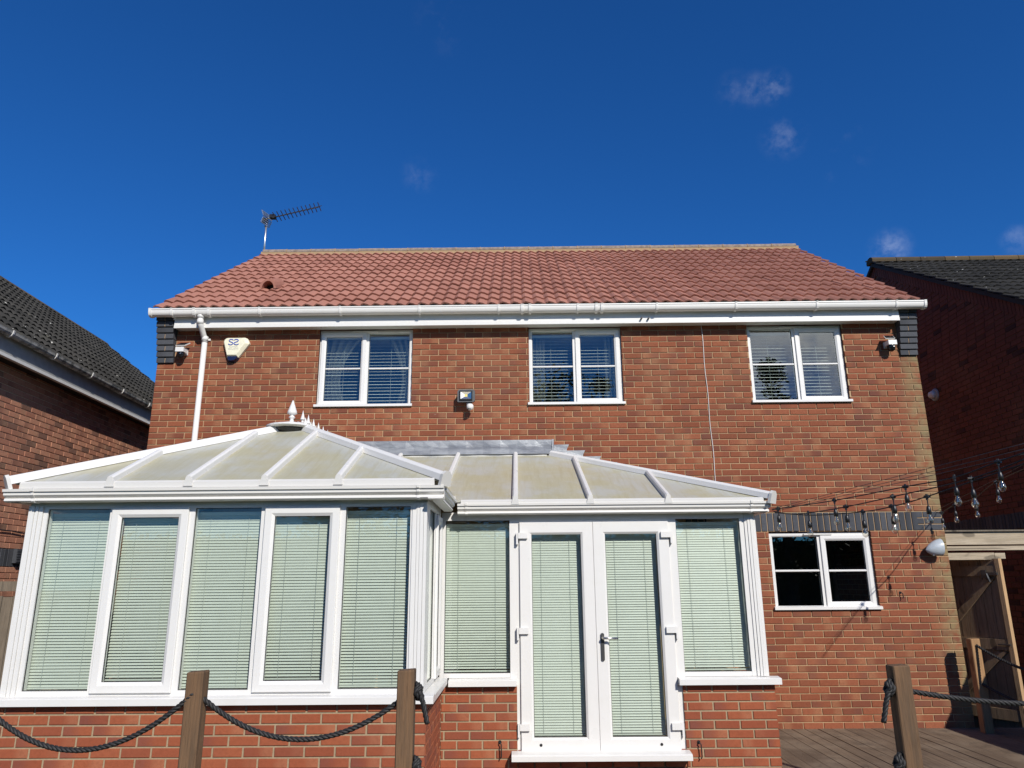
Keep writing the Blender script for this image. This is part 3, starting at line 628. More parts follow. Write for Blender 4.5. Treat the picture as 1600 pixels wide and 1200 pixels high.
fm.build('window_frame', M['upvc'], cons)
def pane(T, a, b, c, d, y, parent, mat='cglass'):
    p = MB(T); p.quad((a,y,c),(b,y,c),(b,y,d),(a,y,d)); o = p.build('pane', M[mat], parent, recalc=False)
    g_ = MB(T); k_ = .005; g_.box(a,a+k_,y-.007,y-.001,c,d); g_.box(b-k_,b,y-.007,y-.001,c,d); g_.box(a+k_,b-k_,y-.007,y-.001,c,c+k_); g_.box(a+k_,b-k_,y-.007,y-.001,d-k_,d); g_.build('gasket_shadow_line', M['black'], o)  # dark gasket edge, with the shadow gap put in as colour
    return o
GB = 'pale green venetian blinds in the conservatory'
BL = []
def cblind(T, a, b, c, d, y, label, t1=-70, t2=-46): blind('venetian_blind', T, a-.018, b+.002, c+.002, d-.002, y, .0222, .0245, R(t1+random.uniform(-5,4)), 'blind', label, GB, tilt2=R(t2+random.uniform(-9,5)))
for a, b, lab in ((.838,1.338,'pale green blind in the leftmost pane of the conservatory bay'),(2.018,2.548,'pale green blind in the middle pane of the conservatory bay'),(3.222,3.737,'bluish pale blind in the bay pane beside the corner post')):
    pane(F0, a, b, .808, 2.165, .022, cons); cblind(F0, a, b, .810, 2.14, .085, lab)
for a, b, lab in ((1.362,1.974,'pale green blind in the left opening sash of the conservatory bay'),(2.583,3.178,'pale green blind in the right opening sash of the conservatory bay')):
    so = MB(F0); so.ring(a, b, .792, 2.172, .078, -.022, .03, .3, .014); so = so.build('sash', M['upvc'], cons)
    pane(F0, a+.077, b-.077, .868, 2.096, .006, so); cblind(F0, a+.083, b-.079, .868, 2.094, .075, lab)
# return side
Tq = frame(3.872, -3.07, R(90)); rl = 1.10
fm = MB(Tq); fm.box(.072, rl-.072, .0, .07, 2.165, z1); fm.box(.072, rl-.072, .0, .07, .776, .812); fm.box(.072,.20,.001,.069,.812,2.165); fm.box(.60,.68,.001,.069,.812,2.165); fm.box(1.0,rl-.072,.001,.069,.812,2.165); fm.build('window_frame', M['upvc'], cons)
pane(Tq, .20, .60, .812, 2.165, .02, cons); so = MB(Tq); so.ring(.655, 1.012, .80, 2.15, .07, -.02, .03, .3, .014); so = so.build('sash', M['upvc'], cons); pane(Tq, .724, .943, .87, 2.08, .006, so)
blind('venetian_blind', Tq, .206, .595, .815, 2.14, .085, .0222, .0245, R(-60), 'blind', 'pale green blind seen edge-on in the side return of the bay', GB)
# door section
FD = frame(0, -1.97); zt = 2.21
fm = MB(FD); fm.box(3.874, 6.70, .003, .07, 2.135, zt)
for a, b, c, d in ((3.874,3.912,.752,2.134),(4.508,4.603,.152,2.134),(5.98,6.062,.152,2.134),(6.658,6.70,.752,2.134)): fm.box(a, b, 0., .068, c, d)
fm.box(3.913,4.507,.001,.068,.752,.79); fm.box(6.063,6.657,.001,.068,.752,.79); fm.box(4.604,5.979,.001,.068,2.108,2.134); fm.build('door_frame', M['upvc'], cons)
post(FD, [6.70,6.727,6.752,6.778,6.803], .752, 2.13, [-.010,-.018,-.022,-.016]).build('corner_post', M['upvc'], cons)
m_ = MB(FD); m_.box(6.701,6.80,.0,.068,2.131,zt); m_.build('post_head', M['upvc'], cons)
pane(FD, 3.912, 4.508, .79, 2.134, .022, cons); cblind(FD, 3.912, 4.508, .792, 2.11, .085, 'pale green blind in the pane left of the double doors')
pane(FD, 6.062, 6.658, .79, 2.134, .022, cons); cblind(FD, 6.062, 6.658, .792, 2.11, .085, 'pale green blind in the pane right of the double doors')
for (a, b, hx, lab, bl) in ((4.600,5.282,-1,'left leaf of the white double doors','pale green blind in the left door leaf'),(5.284,5.986,1,'right leaf of the white double doors, with the lever handle','pale green blind in the right door leaf')):
    d = MB(FD); d.ring(a, b, .150, 2.112, .112, -.024, .035, .16, .014); d = d.build('door', M['upvc'], cons); d['label'] = lab
    pane(FD, a+.111, b-.111, .261, 2.001+.02, .008, d); cblind(FD, a+.114, b-.113, .262, 2.018, .072, bl, -66, -54)
    for zz in (1.985, 1.145, .345):
        h = MB(FD); xe = a if hx < 0 else b; o1, o2 = (xe-.012, xe+.075) if hx < 0 else (xe-.075, xe+.012)
        h.box(o1, o2, -.052, -.0245, zz-.022, zz+.03); q1, q2 = (xe-.03, xe-.0125) if hx < 0 else (xe+.0125, xe+.03); h.box(q1, q2, -.046, -.002, zz-.075, zz+.03); h.build('hinge', M['upvc'], d)
    cx_ = a+.17 if hx < 0 else b-.17; cap_ = MB(FD); cap_.lathe([(.011,0),(.013,.002),(.009,.006)], (cx_, -.0245, .205), 10, 'Y'); cap_.build('drain_cap', M['black'], d)
    if hx > 0:
        h = MB(FD); xx = a+.052; h.slab([(xx+.016*math.cos(t_), -.025, (1.11 if math.sin(t_) >= 0 else .905)+.016*math.sin(t_)) for t_ in [2*math.pi*i/16 for i in range(16)]], (0,-.012,0)); h.build('handle_plate', M['dmetal'], d)
        h = MB(FD); h.tube([(xx,-.036,1.085),(xx,-.075,1.085),(xx+.015,-.082,1.085),(xx+.135,-.080,1.082)], .0105, 10); h.build('lever_handle', M['chrome'], d, smooth=True)
# hidden side walls: left side and right side
for T_, ln, zs, zh in ((frame(.69, -.0, R(-90)), 3.06, .772, 2.25), (frame(6.803, -1.97, R(90)), 1.95, .752, 2.21)):
    fm = MB(T_); st_ = .002 if ln > 3 else .078; en_ = 2.985 if ln > 3 else ln; fm.box(st_, en_-.001, .0, .07, zh-.08, zh); fm.box(st_, en_-.001, .0, .07, zs, zs+.04)
    n_ = 4
    for i in range(n_+1):
        xx = min(max(i*ln/n_, st_+.032), en_-.034); fm.box(xx-.03, xx+.03, .001, .069, zs+.04, zh-.08)
    fm.build('window_frame', M['upvc'], cons); p = MB(T_); p.quad((0.03,.03,zs+.03),(ln-.03,.03,zs+.03),(ln-.03,.03,zh-.07),(.03,.03,zh-.07)); p.build('pane', M['cglass2'], cons)
# roof planes
XA, XB, XM, YE0, ZE0, KS = .597, 3.983, 2.29, -3.15, 2.372, .464
def zbay(y): return ZE0+KS*(y-YE0)
def ytop(x): return YE0+min(x-XA, XB-x)
def panel(pts):
    b = MB(); b.slab(pts, (0,0,-.018)); return b.build('roof_panel', M['poly'], cons)
bars = [1.362, 1.986, 2.588, 3.174]; xs = [XA]+bars+[XB]
for a, b in zip(xs[:-1], xs[1:]):
    pl = [(a,YE0),(b,YE0)]
    if ytop(b) > YE0+.01: pl.append((b,ytop(b)))
    if a < XM < b: pl.append((XM,ytop(XM)))
    if ytop(a) > YE0+.01: pl.append((a,ytop(a)))
    panel([(x,y,zbay(y)) for x,y in pl])
apex = (XM, ytop(XM), zbay(ytop(XM)))
panel([(XA,YE0,ZE0),apex,(XM,-.01,apex[2]),(XA,-.01,ZE0)]); panel([(XB,YE0,ZE0),(XB,-2.05,ZE0),(2.47,-.01,3.07),(XM,-.01,apex[2]),apex])
def zdoor(y): return 2.312+.371*(y+2.08)
def ydtop(x): return -.02 if x <= 4.99 else -.02-(x-4.99)*(2.06/1.91)
def xvl(y): return 3.983+(y+2.0)*(2.47-3.983)/(1.98)
db_ = [4.565, 5.26, 5.98]
panel([(3.99,-2.08,zdoor(-2.08)),(4.565,-2.08,zdoor(-2.08)),(4.565,-.02,zdoor(-.02)),(3.865,-.02,zdoor(-.02)),(3.865,-1.846,zdoor(-1.846))]); panel([(3.865,-1.846,zdoor(-1.846)),(3.865,-.02,zdoor(-.02)),(2.47,-.02,zdoor(-.02))])
for a, b in ((4.565,5.26),(5.26,5.98),(5.98,6.9)):
    pl = [(a,-2.08),(b,-2.08)]
    if ydtop(b) > -2.07: pl.append((b,ydtop(b)))
    if a < 4.99 < b: pl.append((4.99,-.02))
    pl.append((a,ydtop(a))); panel([(x,y,zdoor(y)) for x,y in pl])
panel([(6.9,-2.08,2.312),(6.9,-.01,2.312),(4.99,-.01,3.07)])
BP = [(-.028,-.004),(.028,-.004),(.024,.034),(.012,.046),(-.012,.046),(-.024,.034)]; HP = [(-.045,-.012),(.045,-.012),(.038,.035),(.014,.056),(-.014,.056),(-.038,.035)]
def endcap(x, y, z, w=.044, h=.085):
    b = MB(); p = [(-w,0),(w,0),(w*.8,h*.45),(w*.38,h),(-w*.38,h),(-w*.8,h*.45)]; b.add([(x+a,y,z+c) for a,c in p]+[(x+a*.8,y-.03,z+c*.92) for a,c in p], [tuple(range(5,-1,-1)), tuple(range(6,12))]+[(i,(i+1)%6,6+(i+1)%6,6+i) for i in range(6)]); return b
for x in bars:
    o = MB(); o.bar((x,YE0-.02,zbay(YE0-.02)+.004), (x,ytop(x)-.03,zbay(ytop(x)-.03)+.004), BP); o = o.build('glazing_bar', M['upvc'], cons); endcap(x, YE0-.012, ZE0-.045).build('end_cap', M['upvc_old'], o)
for x in [3.165, 3.865]+db_:
    y0_ = -2.10 if x > 3.99 else (-1.80 if x > 3.5 else -.92)
    o = MB(); o.bar((x,y0_,zdoor(y0_)+.004), (x,ydtop(x)-.03,zdoor(ydtop(x)-.03)+.004), BP); o = o.build('glazing_bar', M['upvc'], cons)
    if x > 3.99: endcap(x, -2.095, 2.312-.045).build('end_cap', M['upvc_old'], o)
for p0, p1 in (((XA,YE0,ZE0+.004),apex),((XB,YE0,ZE0+.004),apex),((6.9,-2.08,2.32),(4.99,-.02,3.078))):
    d_ = (Vector(p1)-Vector(p0)).normalized(); o = MB(); o.bar(Vector(p0)-d_*.05, Vector(p1)-d_*.02, HP); o = o.build('hip_bar', M['upvc'], cons)
    q = Vector(p0)-d_*.05; sgn = -1 if p0[0] < 2 else 1
    cp = MB(); cp.bar(q-d_*.022, q+d_*.006, [(-.052,-.05),(.052,-.05),(.045,.04),(.018,.068),(-.018,.068),(-.045,.04)]); cp.build('end_cap', M['upvc_old'], o)
o = MB(); o.bar((3.97,-2.04,2.345), (2.49,-.04,3.08), [(-.05,-.01),(.05,-.01),(.04,.012),(-.04,.012)]); o.build('valley_trim', M['upvc_old'], cons)
# eave trims in front of the panels
e1 = MB(); e1.prof_x([(YE0-.03,ZE0-.055),(YE0-.03,ZE0-.012),(YE0-.012,ZE0+.004),(YE0+.01,ZE0-.02),(YE0+.01,ZE0-.055)], XA+.05, XB-.05); e1.build('eave_trim', M['upvc_old'], cons)
e1 = MB(); e1.prof_x([(-2.11,2.262),(-2.11,2.302),(-2.092,2.316),(-2.07,2.29),(-2.07,2.262)], 4.06, 6.86); e1.build('eave_trim', M['upvc_old'], cons)
# gutters
def gprof(yf, zb): return [(yf-.02,zb),(yf-.085,zb),(yf-.100,zb+.010),(yf-.098,zb+.026),(yf-.088,zb+.032),(yf-.104,zb+.040),(yf-.118,zb+.052),(yf-.120,zb+.074),(yf-.134,zb+.078),(yf-.138,zb+.097),(yf-.124,zb+.100),(yf-.022,zb+.100)]
gq = MB(); gq.prof_x(gprof(-3.085,2.212), .545, 3.985); gq = gq.build('gutter', M['gutter'], cons)
def union(yf, zb, x0, x1, parent):
    c = MB(); pr_ = [((y-yf)*1.06+yf, (z-zb-.05)*1.10+zb+.05) for y, z in gprof(yf, zb)]; c.prof_x(pr_, x0, x1); c.build('gutter_union', M['gutter'], parent)
union(-3.085, 2.212, 3.80, 3.822, gq); union(-3.085, 2.212, .765, .787, gq)
q2 = MB(frame(3.872, -3.07, R(90))); q2.prof_x(gprof(-.015, 2.208), -.012, .975); q2.build('gutter', M['gutter'], cons)
q2 = MB(); q2.box(3.89, 4.008, -3.215, -3.085, 2.209, 2.225); q2.prof_x(gprof(-3.085, 2.212), 3.9855, 4.012); q2.build('gutter_corner', M['gutter'], cons)
q3 = MB(); q3.prof_x(gprof(-1.985,2.180), 4.03, 6.90); q3 = q3.build('gutter', M['gutter'], cons); union(-1.985, 2.180, 4.10, 4.122, q3); union(-1.985, 2.180, 6.735, 6.757, q3)
q3 = MB(frame(6.803, -1.97, R(90))); q3.prof_x(gprof(-.015, 2.180), -.09, 1.95); q3.build('gutter', M['gutter'], cons)
q3 = MB(frame(.69, -.01, R(-90))); q3.prof_x(gprof(-.015, 2.212), 0, 3.16); q3.build('gutter', M['gutter'], cons)
# ridge, finial and cresting
o = MB(); o.prof_x([(XM-.075,apex[2]-.02),(XM-.05,apex[2]+.02),(XM+.05,apex[2]+.02),(XM+.075,apex[2]-.02)], 0, 1); o.v = [(y, ytop(XM)-.0+(1.44)*x, z) for (x, y, z) in o.v]; ro = o.build('ridge_cap', M['upvc'], cons)
fc = (2.245, -1.50, 3.118)
o = MB(); o.lathe([(.0,-.01),(.10,-.01),(.235,.005),(.25,.014),(.25,.028),(.235,.034),(.13,.05),(.085,.07),(0,.08)], fc, 28); o = o.build('finial_base', M['upvc'], ro, smooth=False)
dk = MB(); dk.lathe([(.0,-.075),(.12,-.075),(.20,-.012),(0,-.012)], fc, 24); dk.build('ridge_void', M['black'], ro)
o = MB(); o.lathe([(.030,.07),(.022,.09),(.018,.115),(.030,.125),(.034,.133),(.022,.142),(.018,.150),(.030,.158),(.051,.172),(.048,.19),(.024,.26),(.008,.305),(.002,.315)], fc, 16); o.build('finial', M['upvc'], ro, smooth=True)
cm_ = MB(); cm_.lathe([(.012,0),(.011,.06),(.016,.072),(.010,.085),(.026,.10),(.018,.125),(.008,.165),(.001,.20)], (0,0,0), 10); cme = bpy.data.meshes.new('cresting_spike'); cme.from_pydata(cm_.v, [], cm_.f); cme.materials.append(M['upvc'])
for i in range(12):
    s_ = (1.0, .72)[i % 2]; piece('cresting_spike', cme, ro, Matrix.Translation((XM, -1.27+.105*i, apex[2]+.019)) @ Matrix.Diagonal((1,1,s_,1)))
# lead flashing
o = MB(); nseg = 24
for i in range(nseg):
    a = 2.47+(5.015-2.47)*i/nseg; b = 2.47+(5.015-2.47)*(i+1)/nseg; w1 = .006*math.sin(i*1.7); w2 = .006*math.sin((i+1)*1.7)
    o.add([(a,-.012,3.27),(b,-.012,3.27),(b,-.022+w2,3.18),(a,-.022+w1,3.18),(b,-.075+w2,3.085),(a,-.075+w1,3.085)], [(0,1,2,3),(3,2,4,5)])
    o.add([(a,.002,3.27),(b,.002,3.27),(b,-.012,3.27),(a,-.012,3.27)], [(0,1,2,3)]); o.add([(a,-.075+w1,3.085),(b,-.075+w2,3.085),(b,-.06,3.08),(a,-.06,3.08)], [(0,1,2,3)])
o.build('lead_flashing', M['lead'], cons)
o = MB(); o.slab([(5.017,-.014,3.275),(5.04,-.014,3.275),(5.035,-.05,3.12),(5.005,-.075,3.085)], (0,.012,0)); o.build('lead_flashing', M['lead'], cons)
for i in range(4):
    xa = 5.02+.195*i; za = 3.205-.075*i; o = MB(); o.slab([(xa-.02,-.013,za),(xa+.205,-.013,za+.002),(xa+.175,-.016,za-.06),(xa+.19,-.022,za-.11),(xa-.02,-.030,za-.12)], (0,.014,0)); o.build('stepped_flashing', M['lead'], cons)
o = MB(); o.box(3.1, 4.95, -.055, -.012, 3.045, 3.078); o.build('wall_plate', M['upvc_old'], cons)

# ================================================================== LEFT HOUSE
lh = thing('neighbour_house', (-5.4, 3, -.36), 'brown brick house with dark lichen-spotted roof at the left edge', 'house')
La = R(90+2.4); TL = frame(-1.79, -3.6, La)    # wall facing the garden side
ZL = -.32
wl2 = backing(TL, 0, 12.0, -.36, 4.60, [], .007, .25, M['mortar3'], 'wall', lh)
crs = []
for n in range(0, 66):
    zb = -.36+.075*n
    if 29 <= n <= 31: continue
    crs += bond(0, 12.0, zb, n % 2)
sc = dist_score(-6, 250, 470, 1100)
wall_bricks(wl2, TL, crs, 'lb', 270, sc)
sol = []; u = 0
while u < 12: sol.append((u+.0325, -.36+.075*29+.1125, .065, .215)); u += .075
wall_bricks(wl2, TL, sol, 'db', 25, sc)
b = MB(TL); b.quad((0,0.007,-.36),(0,9,-.36),(0,9,4.6),(0,3.6,7.3),(0,.007,4.6)); b.quad((12,0.007,-.36),(12,.007,4.6),(12,3.6,7.3),(12,9,4.6),(12,9,-.36)); b.build('side_walls', M['sidebrick'], lh, recalc=False)
b = MB(TL); b.box(-.2, 12.2, -.20, -.18, 4.345, 4.62); b.build('fascia', plain('grey_fascia', (.34,.335,.32), .5), lh); b = MB(TL); b.box(-.2, 12.2, -.225, -.17, 4.305, 4.343); b.build('fascia_trim', M['white'], lh)
b = MB(TL); b.box(-.2, 12.2, -.17, .0, 4.32, 4.335); b.build('soffit', M['felt'], lh)
gl2 = MB(TL); gp = [(-.265+.052*math.cos(math.pi+math.pi*i/8), 4.60+.058*math.sin(math.pi+math.pi*i/8)) for i in range(9)]; gp = [(gp[0][0]-.004,4.612)]+gp+[(-.265+.047*math.cos(2*math.pi-math.pi*i/8), 4.60+.052*math.sin(2*math.pi-math.pi*i/8)) for i in range(9)]; gl2.prof_x(gp, -.2, 12.2); t = NT('grimy_gutter'); n_ = t.noise(9, 5, .6); gm = t.done(t.mix(t.rng(n_, .35, .6), (.10,.10,.09), (.38,.37,.34)), .6); gl2 = gl2.build('gutter', gm, lh)
for xx in [1.25+.95*i for i in range(12)]:
    b = MB(TL); b.prof_x([(-.265+.060*math.cos(math.pi+math.pi*i/8), 4.60+.066*math.sin(math.pi+math.pi*i/8)) for i in range(9)]+[(-.21,4.615),(-.33,4.618)], xx, xx+.025); b.build('gutter_bracket', M['white'], gl2)
er = TL.to_3x3() @ Vector((1,0,0)); ei = TL.to_3x3() @ Vector((0,1,0)); slv = (ei*3.55+Vector((0,0,2.74)))
rf = MB(TL); rf.slab([(-.2,-.2,4.60),(12.2,-.2,4.60),(12.2,3.4,7.36),(-.2,3.4,7.36)], (0,.02,-.03)); rf = rf.build('roof', M['felt'], lh)
tile_roof(rf, TL @ Vector((-.2,-.25,4.60)), er, slv, 12.4, 14, slv.length/13.2, 'td', 260, dist_score(-10, 245, 400, 660))
for i in range(27):
    rx = MB(TL); c = (3.42, 7.36); rx.prof_x([(c[0]-.12,c[1]-.03)]+[(c[0]+.13*math.sin(-1.35+2.7*k/8), c[1]+.09*math.cos(-1.35+2.7*k/8)) for k in range(9)]+[(c[0]+.12,c[1]-.03)], -.2+.46*i, -.2+.46*i+.45); rx.build('ridge_tile', M['ridged'], rf)
# cable and vent on that wall
def line_on(T, pts, r, name, mat, parent):
    m_ = MB(); m_.tube(pts, r, 6); return m_.build(name, mat, parent, smooth=True)
uL = (er.x, er.y); A = TL @ Vector((0,-.02,0))
line_on(None, [on_plane(x, y, A, uL) for x, y in ((-30,826),(0,828),(20,830),(38,834),(60,836))], .008, 'wall_cable', M['black'], lh)
P = on_plane(28, 869, A, uL); b = MB(frame(P.x, P.y, La)); b.box(-.08,.08,-.03,.02,P.z-.09,P.z+.09); 
for k in range(5): b.box(-.07,.07,-.036,-.03,P.z-.075+.033*k,P.z-.058+.033*k)
b.build('wall_vent', M['db0'], lh)

# ================================================================== RIGHT HOUSE
rh = thing('neighbour_house', (15.5, 4.5, -.36), 'shaded brick gable house with dark mossy roof at the right edge', 'house')
zs = 2.435
A = Vector((11.3, 1.5, 0)); ud = Vector((.012, 1, 0)).normalized(); zs = on_plane(1545, 806, A, ud).z
ap = on_plane(1366, 410, A, ud); vb = on_plane(1600, 466, A, ud)
slope = (ap.z-vb.z)/((ap-vb).to_2d().length)
aR = math.atan2(-ud.y, -ud.x); O = A-ud*0; O = Vector((A.x, A.y, 0))
TRt = frame(A.x, A.y, aR)            # local x runs toward the viewer, inward to the right
ua = TRt.inverted() @ ap; ze = 4.95; uf = ua.x+(ap.z-ze)/slope; ub = ua.x-(ap.z-ze)/slope
uf2 = uf-.15
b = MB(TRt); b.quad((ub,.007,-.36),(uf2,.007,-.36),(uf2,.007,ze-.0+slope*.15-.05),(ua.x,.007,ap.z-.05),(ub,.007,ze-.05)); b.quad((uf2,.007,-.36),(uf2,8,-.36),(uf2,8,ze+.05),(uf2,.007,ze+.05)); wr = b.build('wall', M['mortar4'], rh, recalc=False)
crs = []
n = 0
while -.36+.075*n < ap.z-.2:
    zb = -.36+.075*n; n += 1
    if zs-.225-.03 < zb < zs-.02: continue
    half = (ap.z-zb-.30)/slope; lo, hi = max(ub, ua.x-half), min(uf2, ua.x+half)
    if hi-lo > .3: crs += bond(lo, hi, zb, n % 2)
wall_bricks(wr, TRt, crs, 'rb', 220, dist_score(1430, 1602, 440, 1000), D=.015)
sol = []; u = ub
while u < uf2-.07: sol.append((u+.0325, zs-.1125, .065, .215)); u += .075
wall_bricks(wr, TRt, sol, 'db', 25, dist_score(1470, 1602, 780, 840))
vm_ = MB(TRt); 
for side in (-1, 1):
    u = 0
    while u < (ap.z-ze)/slope-.1:
        uc = ua.x+side*(u+.04); zt_ = ap.z-.06-slope*(u+.04); sg = -slope*side
        w = .0325; vm_.add([(uc-w,-.012,zt_-.215-sg*w),(uc+w,-.012,zt_-.215+sg*w),(uc+w,-.012,zt_+sg*w),(uc-w,-.012,zt_-sg*w),(uc-w,.02,zt_-.215-sg*w),(uc+w,.02,zt_-.215+sg*w),(uc+w,.02,zt_+sg*w),(uc-w,.02,zt_-sg*w)], [(0,1,2,3),(0,3,7,4),(1,5,6,2),(0,4,5,1),(3,2,6,7)])
        rv = random.random(); vm_.r += [rv*.8]*5; vm_.uv += [(.5,.5)]*20; u += .075
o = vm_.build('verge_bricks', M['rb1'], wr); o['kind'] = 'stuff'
rdir = TRt.to_3x3() @ Vector((0,1,0)); sdir = (-(TRt.to_3x3() @ Vector((1,0,0)))*1.0+Vector((0,0,slope)))
Ls = math.hypot(1, slope)*(uf-ua.x)
b = MB(TRt); b.slab([(uf,-.06,ze-.02),(ua.x,-.06,ap.z-.02),(ua.x,8,ap.z-.02),(uf,8,ze-.02)], (0,0,-.07)); b.slab([(ua.x,-.06,ap.z-.02),(ub,-.06,ze-.02),(ub,8,ze-.02),(ua.x,8,ap.z-.02)], (0,0,-.07)); rf = b.build('roof', M['felt'], rh)
nr = int(Ls/.33)
tile_roof(rf, TRt @ Vector((uf,-.08,ze)), rdir, sdir, 8.1, nr, Ls/(nr-.3), 'td', 200, dist_score(1355, 1602, 395, 480))
for i in range(18):
    rx = MB(TRt); c = (ua.x, ap.z); rx.slab([(c[0]-.12,-.09+.45*i,c[1]-.03)]+[(c[0]+.13*math.sin(-1.35+2.7*k/8),-.09+.45*i,c[1]+.085*math.cos(-1.35+2.7*k/8)) for k in range(9)]+[(c[0]+.12,-.09+.45*i,c[1]-.03)], (0,.44,0)); rx.build('ridge_tile', M['ridged'], rf)
P = on_plane(1462, 617, A, ud); lm = thing('bulkhead_lamp', P, 'small pale bulkhead lamp on the shaded gable wall', 'lamp')
b = MB(frame(P.x, P.y, aR, P.z)); b.lathe([(.10,-.005),(.105,.01),(.09,.03)], (0,0,0), 18, 'Y'); b.build('back_plate', M['grey'], lm, smooth=True); b = MB(frame(P.x, P.y, aR, P.z)); b.lathe([(.065,.03),(.062,.07),(.045,.10),(.015,.115)], (0,0,0), 16, 'Y'); b.build('lens_dome', M['white'], lm, smooth=True)

# ================================================================== GATE, BEAMS, FENCES
bmT = thing('timber_lintel', (10.3, .2, 1.8), 'pale sunlit timber boards spanning the gap above the gate', 'lintel')
for (za, zb_, ya, x1_) in ((1.968,2.118,.19,11.6),(1.900,1.950,.17,11.4),(1.79,1.872,.20,10.33)):
    b = MB(); b.box(HX+.004, x1_, ya, ya+.045, za, zb_); b.build('board', M['beam'], bmT)
b = MB(); b.box(10.335, 10.46, .20, .245, 1.80, 1.868); b.build('board', M['beam'], bmT)
b = MB(); b.box(HX+.004, 11.55, .16, .25, 2.122, 2.14); b.build('capping', M['fence'], bmT)
for xx in (HX+.05,): b = MB(); b.box(xx-.04, xx+.05, .26, .35, -.2, 2.11); b.build('post', M['gate'], bmT)
gate = thing('garden_gate', (10.0, .6, -.2), 'dark ledged and braced wooden side gate standing ajar under the lintel', 'gate')
ga = R(-60); Lg = .92; end = Vector((10.335, .12)); gd = Vector((math.cos(ga), math.sin(ga))); hinge = end-gd*Lg
TG = frame(hinge.x, hinge.y, ga)
for i in range(8): b = MB(TG); w = (Lg-.05)/8; b.box(i*w+.002, (i+1)*w-.002, .0, .02, -.15, 1.80+random.uniform(-.004,.004)); b.build('board', M['gate'], gate)
for zz in (1.66, .82, .05): b = MB(TG); b.box(.02, Lg-.055, -.032, -.001, zz-.06, zz+.06); b.build('ledge', M['gate'], gate)
for (za, zb_) in ((.90,1.58),(.13,.74)):
    b = MB(TG); b.slab([(.05,-.03,za),(.17,-.03,za),(Lg-.08,-.03,zb_),(Lg-.20,-.03,zb_)], (0,.028,0)); b.build('brace', M['gate'], gate)
b = MB(TG); b.box(Lg-.05, Lg, -.035, .03, -.15, 1.80); b.build('gate_stile', M['gate_edge_lit'], gate)
b = MB(TG); b.box(Lg-.20, Lg-.03, -.062, -.036, 1.61, 1.64); b.box(Lg-.22, Lg-.16, -.05, -.033, 1.58, 1.67); b.tube([(Lg-.15,-.06,1.625),(Lg-.13,-.07,1.57),(Lg-.12,-.065,1.53)], .014, 8); b.build('bolt', M['dmetal'], gate)
b = MB(TG); b.box(Lg-.16, Lg-.02, -.055, -.036, .815, .83); b.build('bolt', M['dmetal'], gate)
# side fence to the right (its shadow lies across the deck corner)
fr_ = thing('boundary_fence', (10.47, -2.4, -.36), 'tall timber boundary fence along the right side of the deck', 'fence')
bm_ = MB(); bm_.box(-.011,.011,-.048,.048,-.3,1.79); bme = bpy.data.meshes.new('board'); bme.from_pydata(bm_.v, [], bm_.f); bme.materials.append(M['fence'])
y = -.50
while y > -5.2: piece('board', bme, fr_, Matrix.Translation((10.46+random.uniform(-.003,.003), y, random.uniform(-.008,.008)))); y -= .099
for zz in (.35, 1.45): b = MB(); b.box(10.474, 10.52, -5.2, -.46, zz-.04, zz+.04); b.build('rail', M['fence'], fr_)
lf = thing('wooden_fence', (-1.0, -.06, -.36), 'grey wooden fence panel between the houses behind the bay', 'fence')
bm_ = MB(); bm_.box(-.058,.058,-.011,.011,-.3,1.46); bme = bpy.data.meshes.new('board'); bme.from_pydata(bm_.v, [], bm_.f); bme.materials.append(M['fence'])
for i in range(15): piece('board', bme, lf, Matrix.Translation((-1.85+.123*i, -.10+random.uniform(-.004,.004), random.uniform(-.01,.01))))
b = MB(); b.box(-1.93, -.02, -.135, -.02, 1.52, 1.63); b.build('top_rail', M['fence'], lf)
for zz in (.4, 1.25): b = MB(); b.box(-1.93, -.02, -.085, -.04, zz-.04, zz+.04); b.build('rail', M['fence'], lf)

# ================================================================== ROPE FENCE
def mkpost(x, y, top, w, label, mat, base=DZ, lean=(0,0)):
    p = thing('rope_post', (x, y, base), label, 'post', 'rope fence posts'); h = w/2; c = .006
    b = MB(); pf_ = [(-h,-h+c),(-h+c,-h),(h-c,-h),(h,-h+c),(h,h-c),(h-c,h),(-h+c,h),(-h,h-c)]
    b.add([(x+a,y+d,base) for a,d in pf_]+[(x+a+lean[0],y+d+lean[1],top-.006) for a,d in pf_]+[(x+a*.94+lean[0],y+d*.94+lean[1],top+.004*(1 if a > 0 else -.4)) for a,d in pf_],
          [tuple(range(7,-1,-1)), tuple(range(16,24))]+[(i,(i+1)%8,8+(i+1)%8,8+i) for i in range(8)]+[(8+i,8+(i+1)%8,16+(i+1)%8,16+i) for i in range(8)])
    b.build('shaft', mat, p); return p
PY = -4.4; W = .098
X1, X2, X3 = on_y(302, 1051, PY-W/2).x+.01, on_y(634, 1048, PY-W/2).x, on_y(1409, 1044, PY-W/2).x
TP = on_y(634, 1048, PY-W/2).z
p1 = mkpost(X1, PY, TP, W, 'weathered rope post in front of the bay windows', M['post']); p2 = mkpost(X2, PY, TP, W, 'weathered rope post with hanging knot beside the bay corner', M['post']); p3 = mkpost(X3, PY, TP+.005, W, 'weathered rope post with knots on the right of the deck steps', M['post'])
P4 = (9.63, -.28); p4 = mkpost(P4[0], P4[1], .925, .10, 'orange-brown rope post beside the gate', M['post_new'])
mkpost(X1-1.3, PY, TP, W, 'weathered rope post just beyond the left picture edge', M['post']); mkpost(X3+1.75, PY, TP, W, 'weathered rope post just beyond the right picture edge', M['post'])
mkpost(10.25, -1.9, .925, .10, 'orange-brown rope post by the boundary fence', M['post_new'])
def sag(a, b, drop, n=40):
    a, b = Vector(a), Vector(b); return [a.lerp(b, i/n)-Vector((0,0,drop*4*(i/n)*(1-i/n))) for i in range(n+1)]
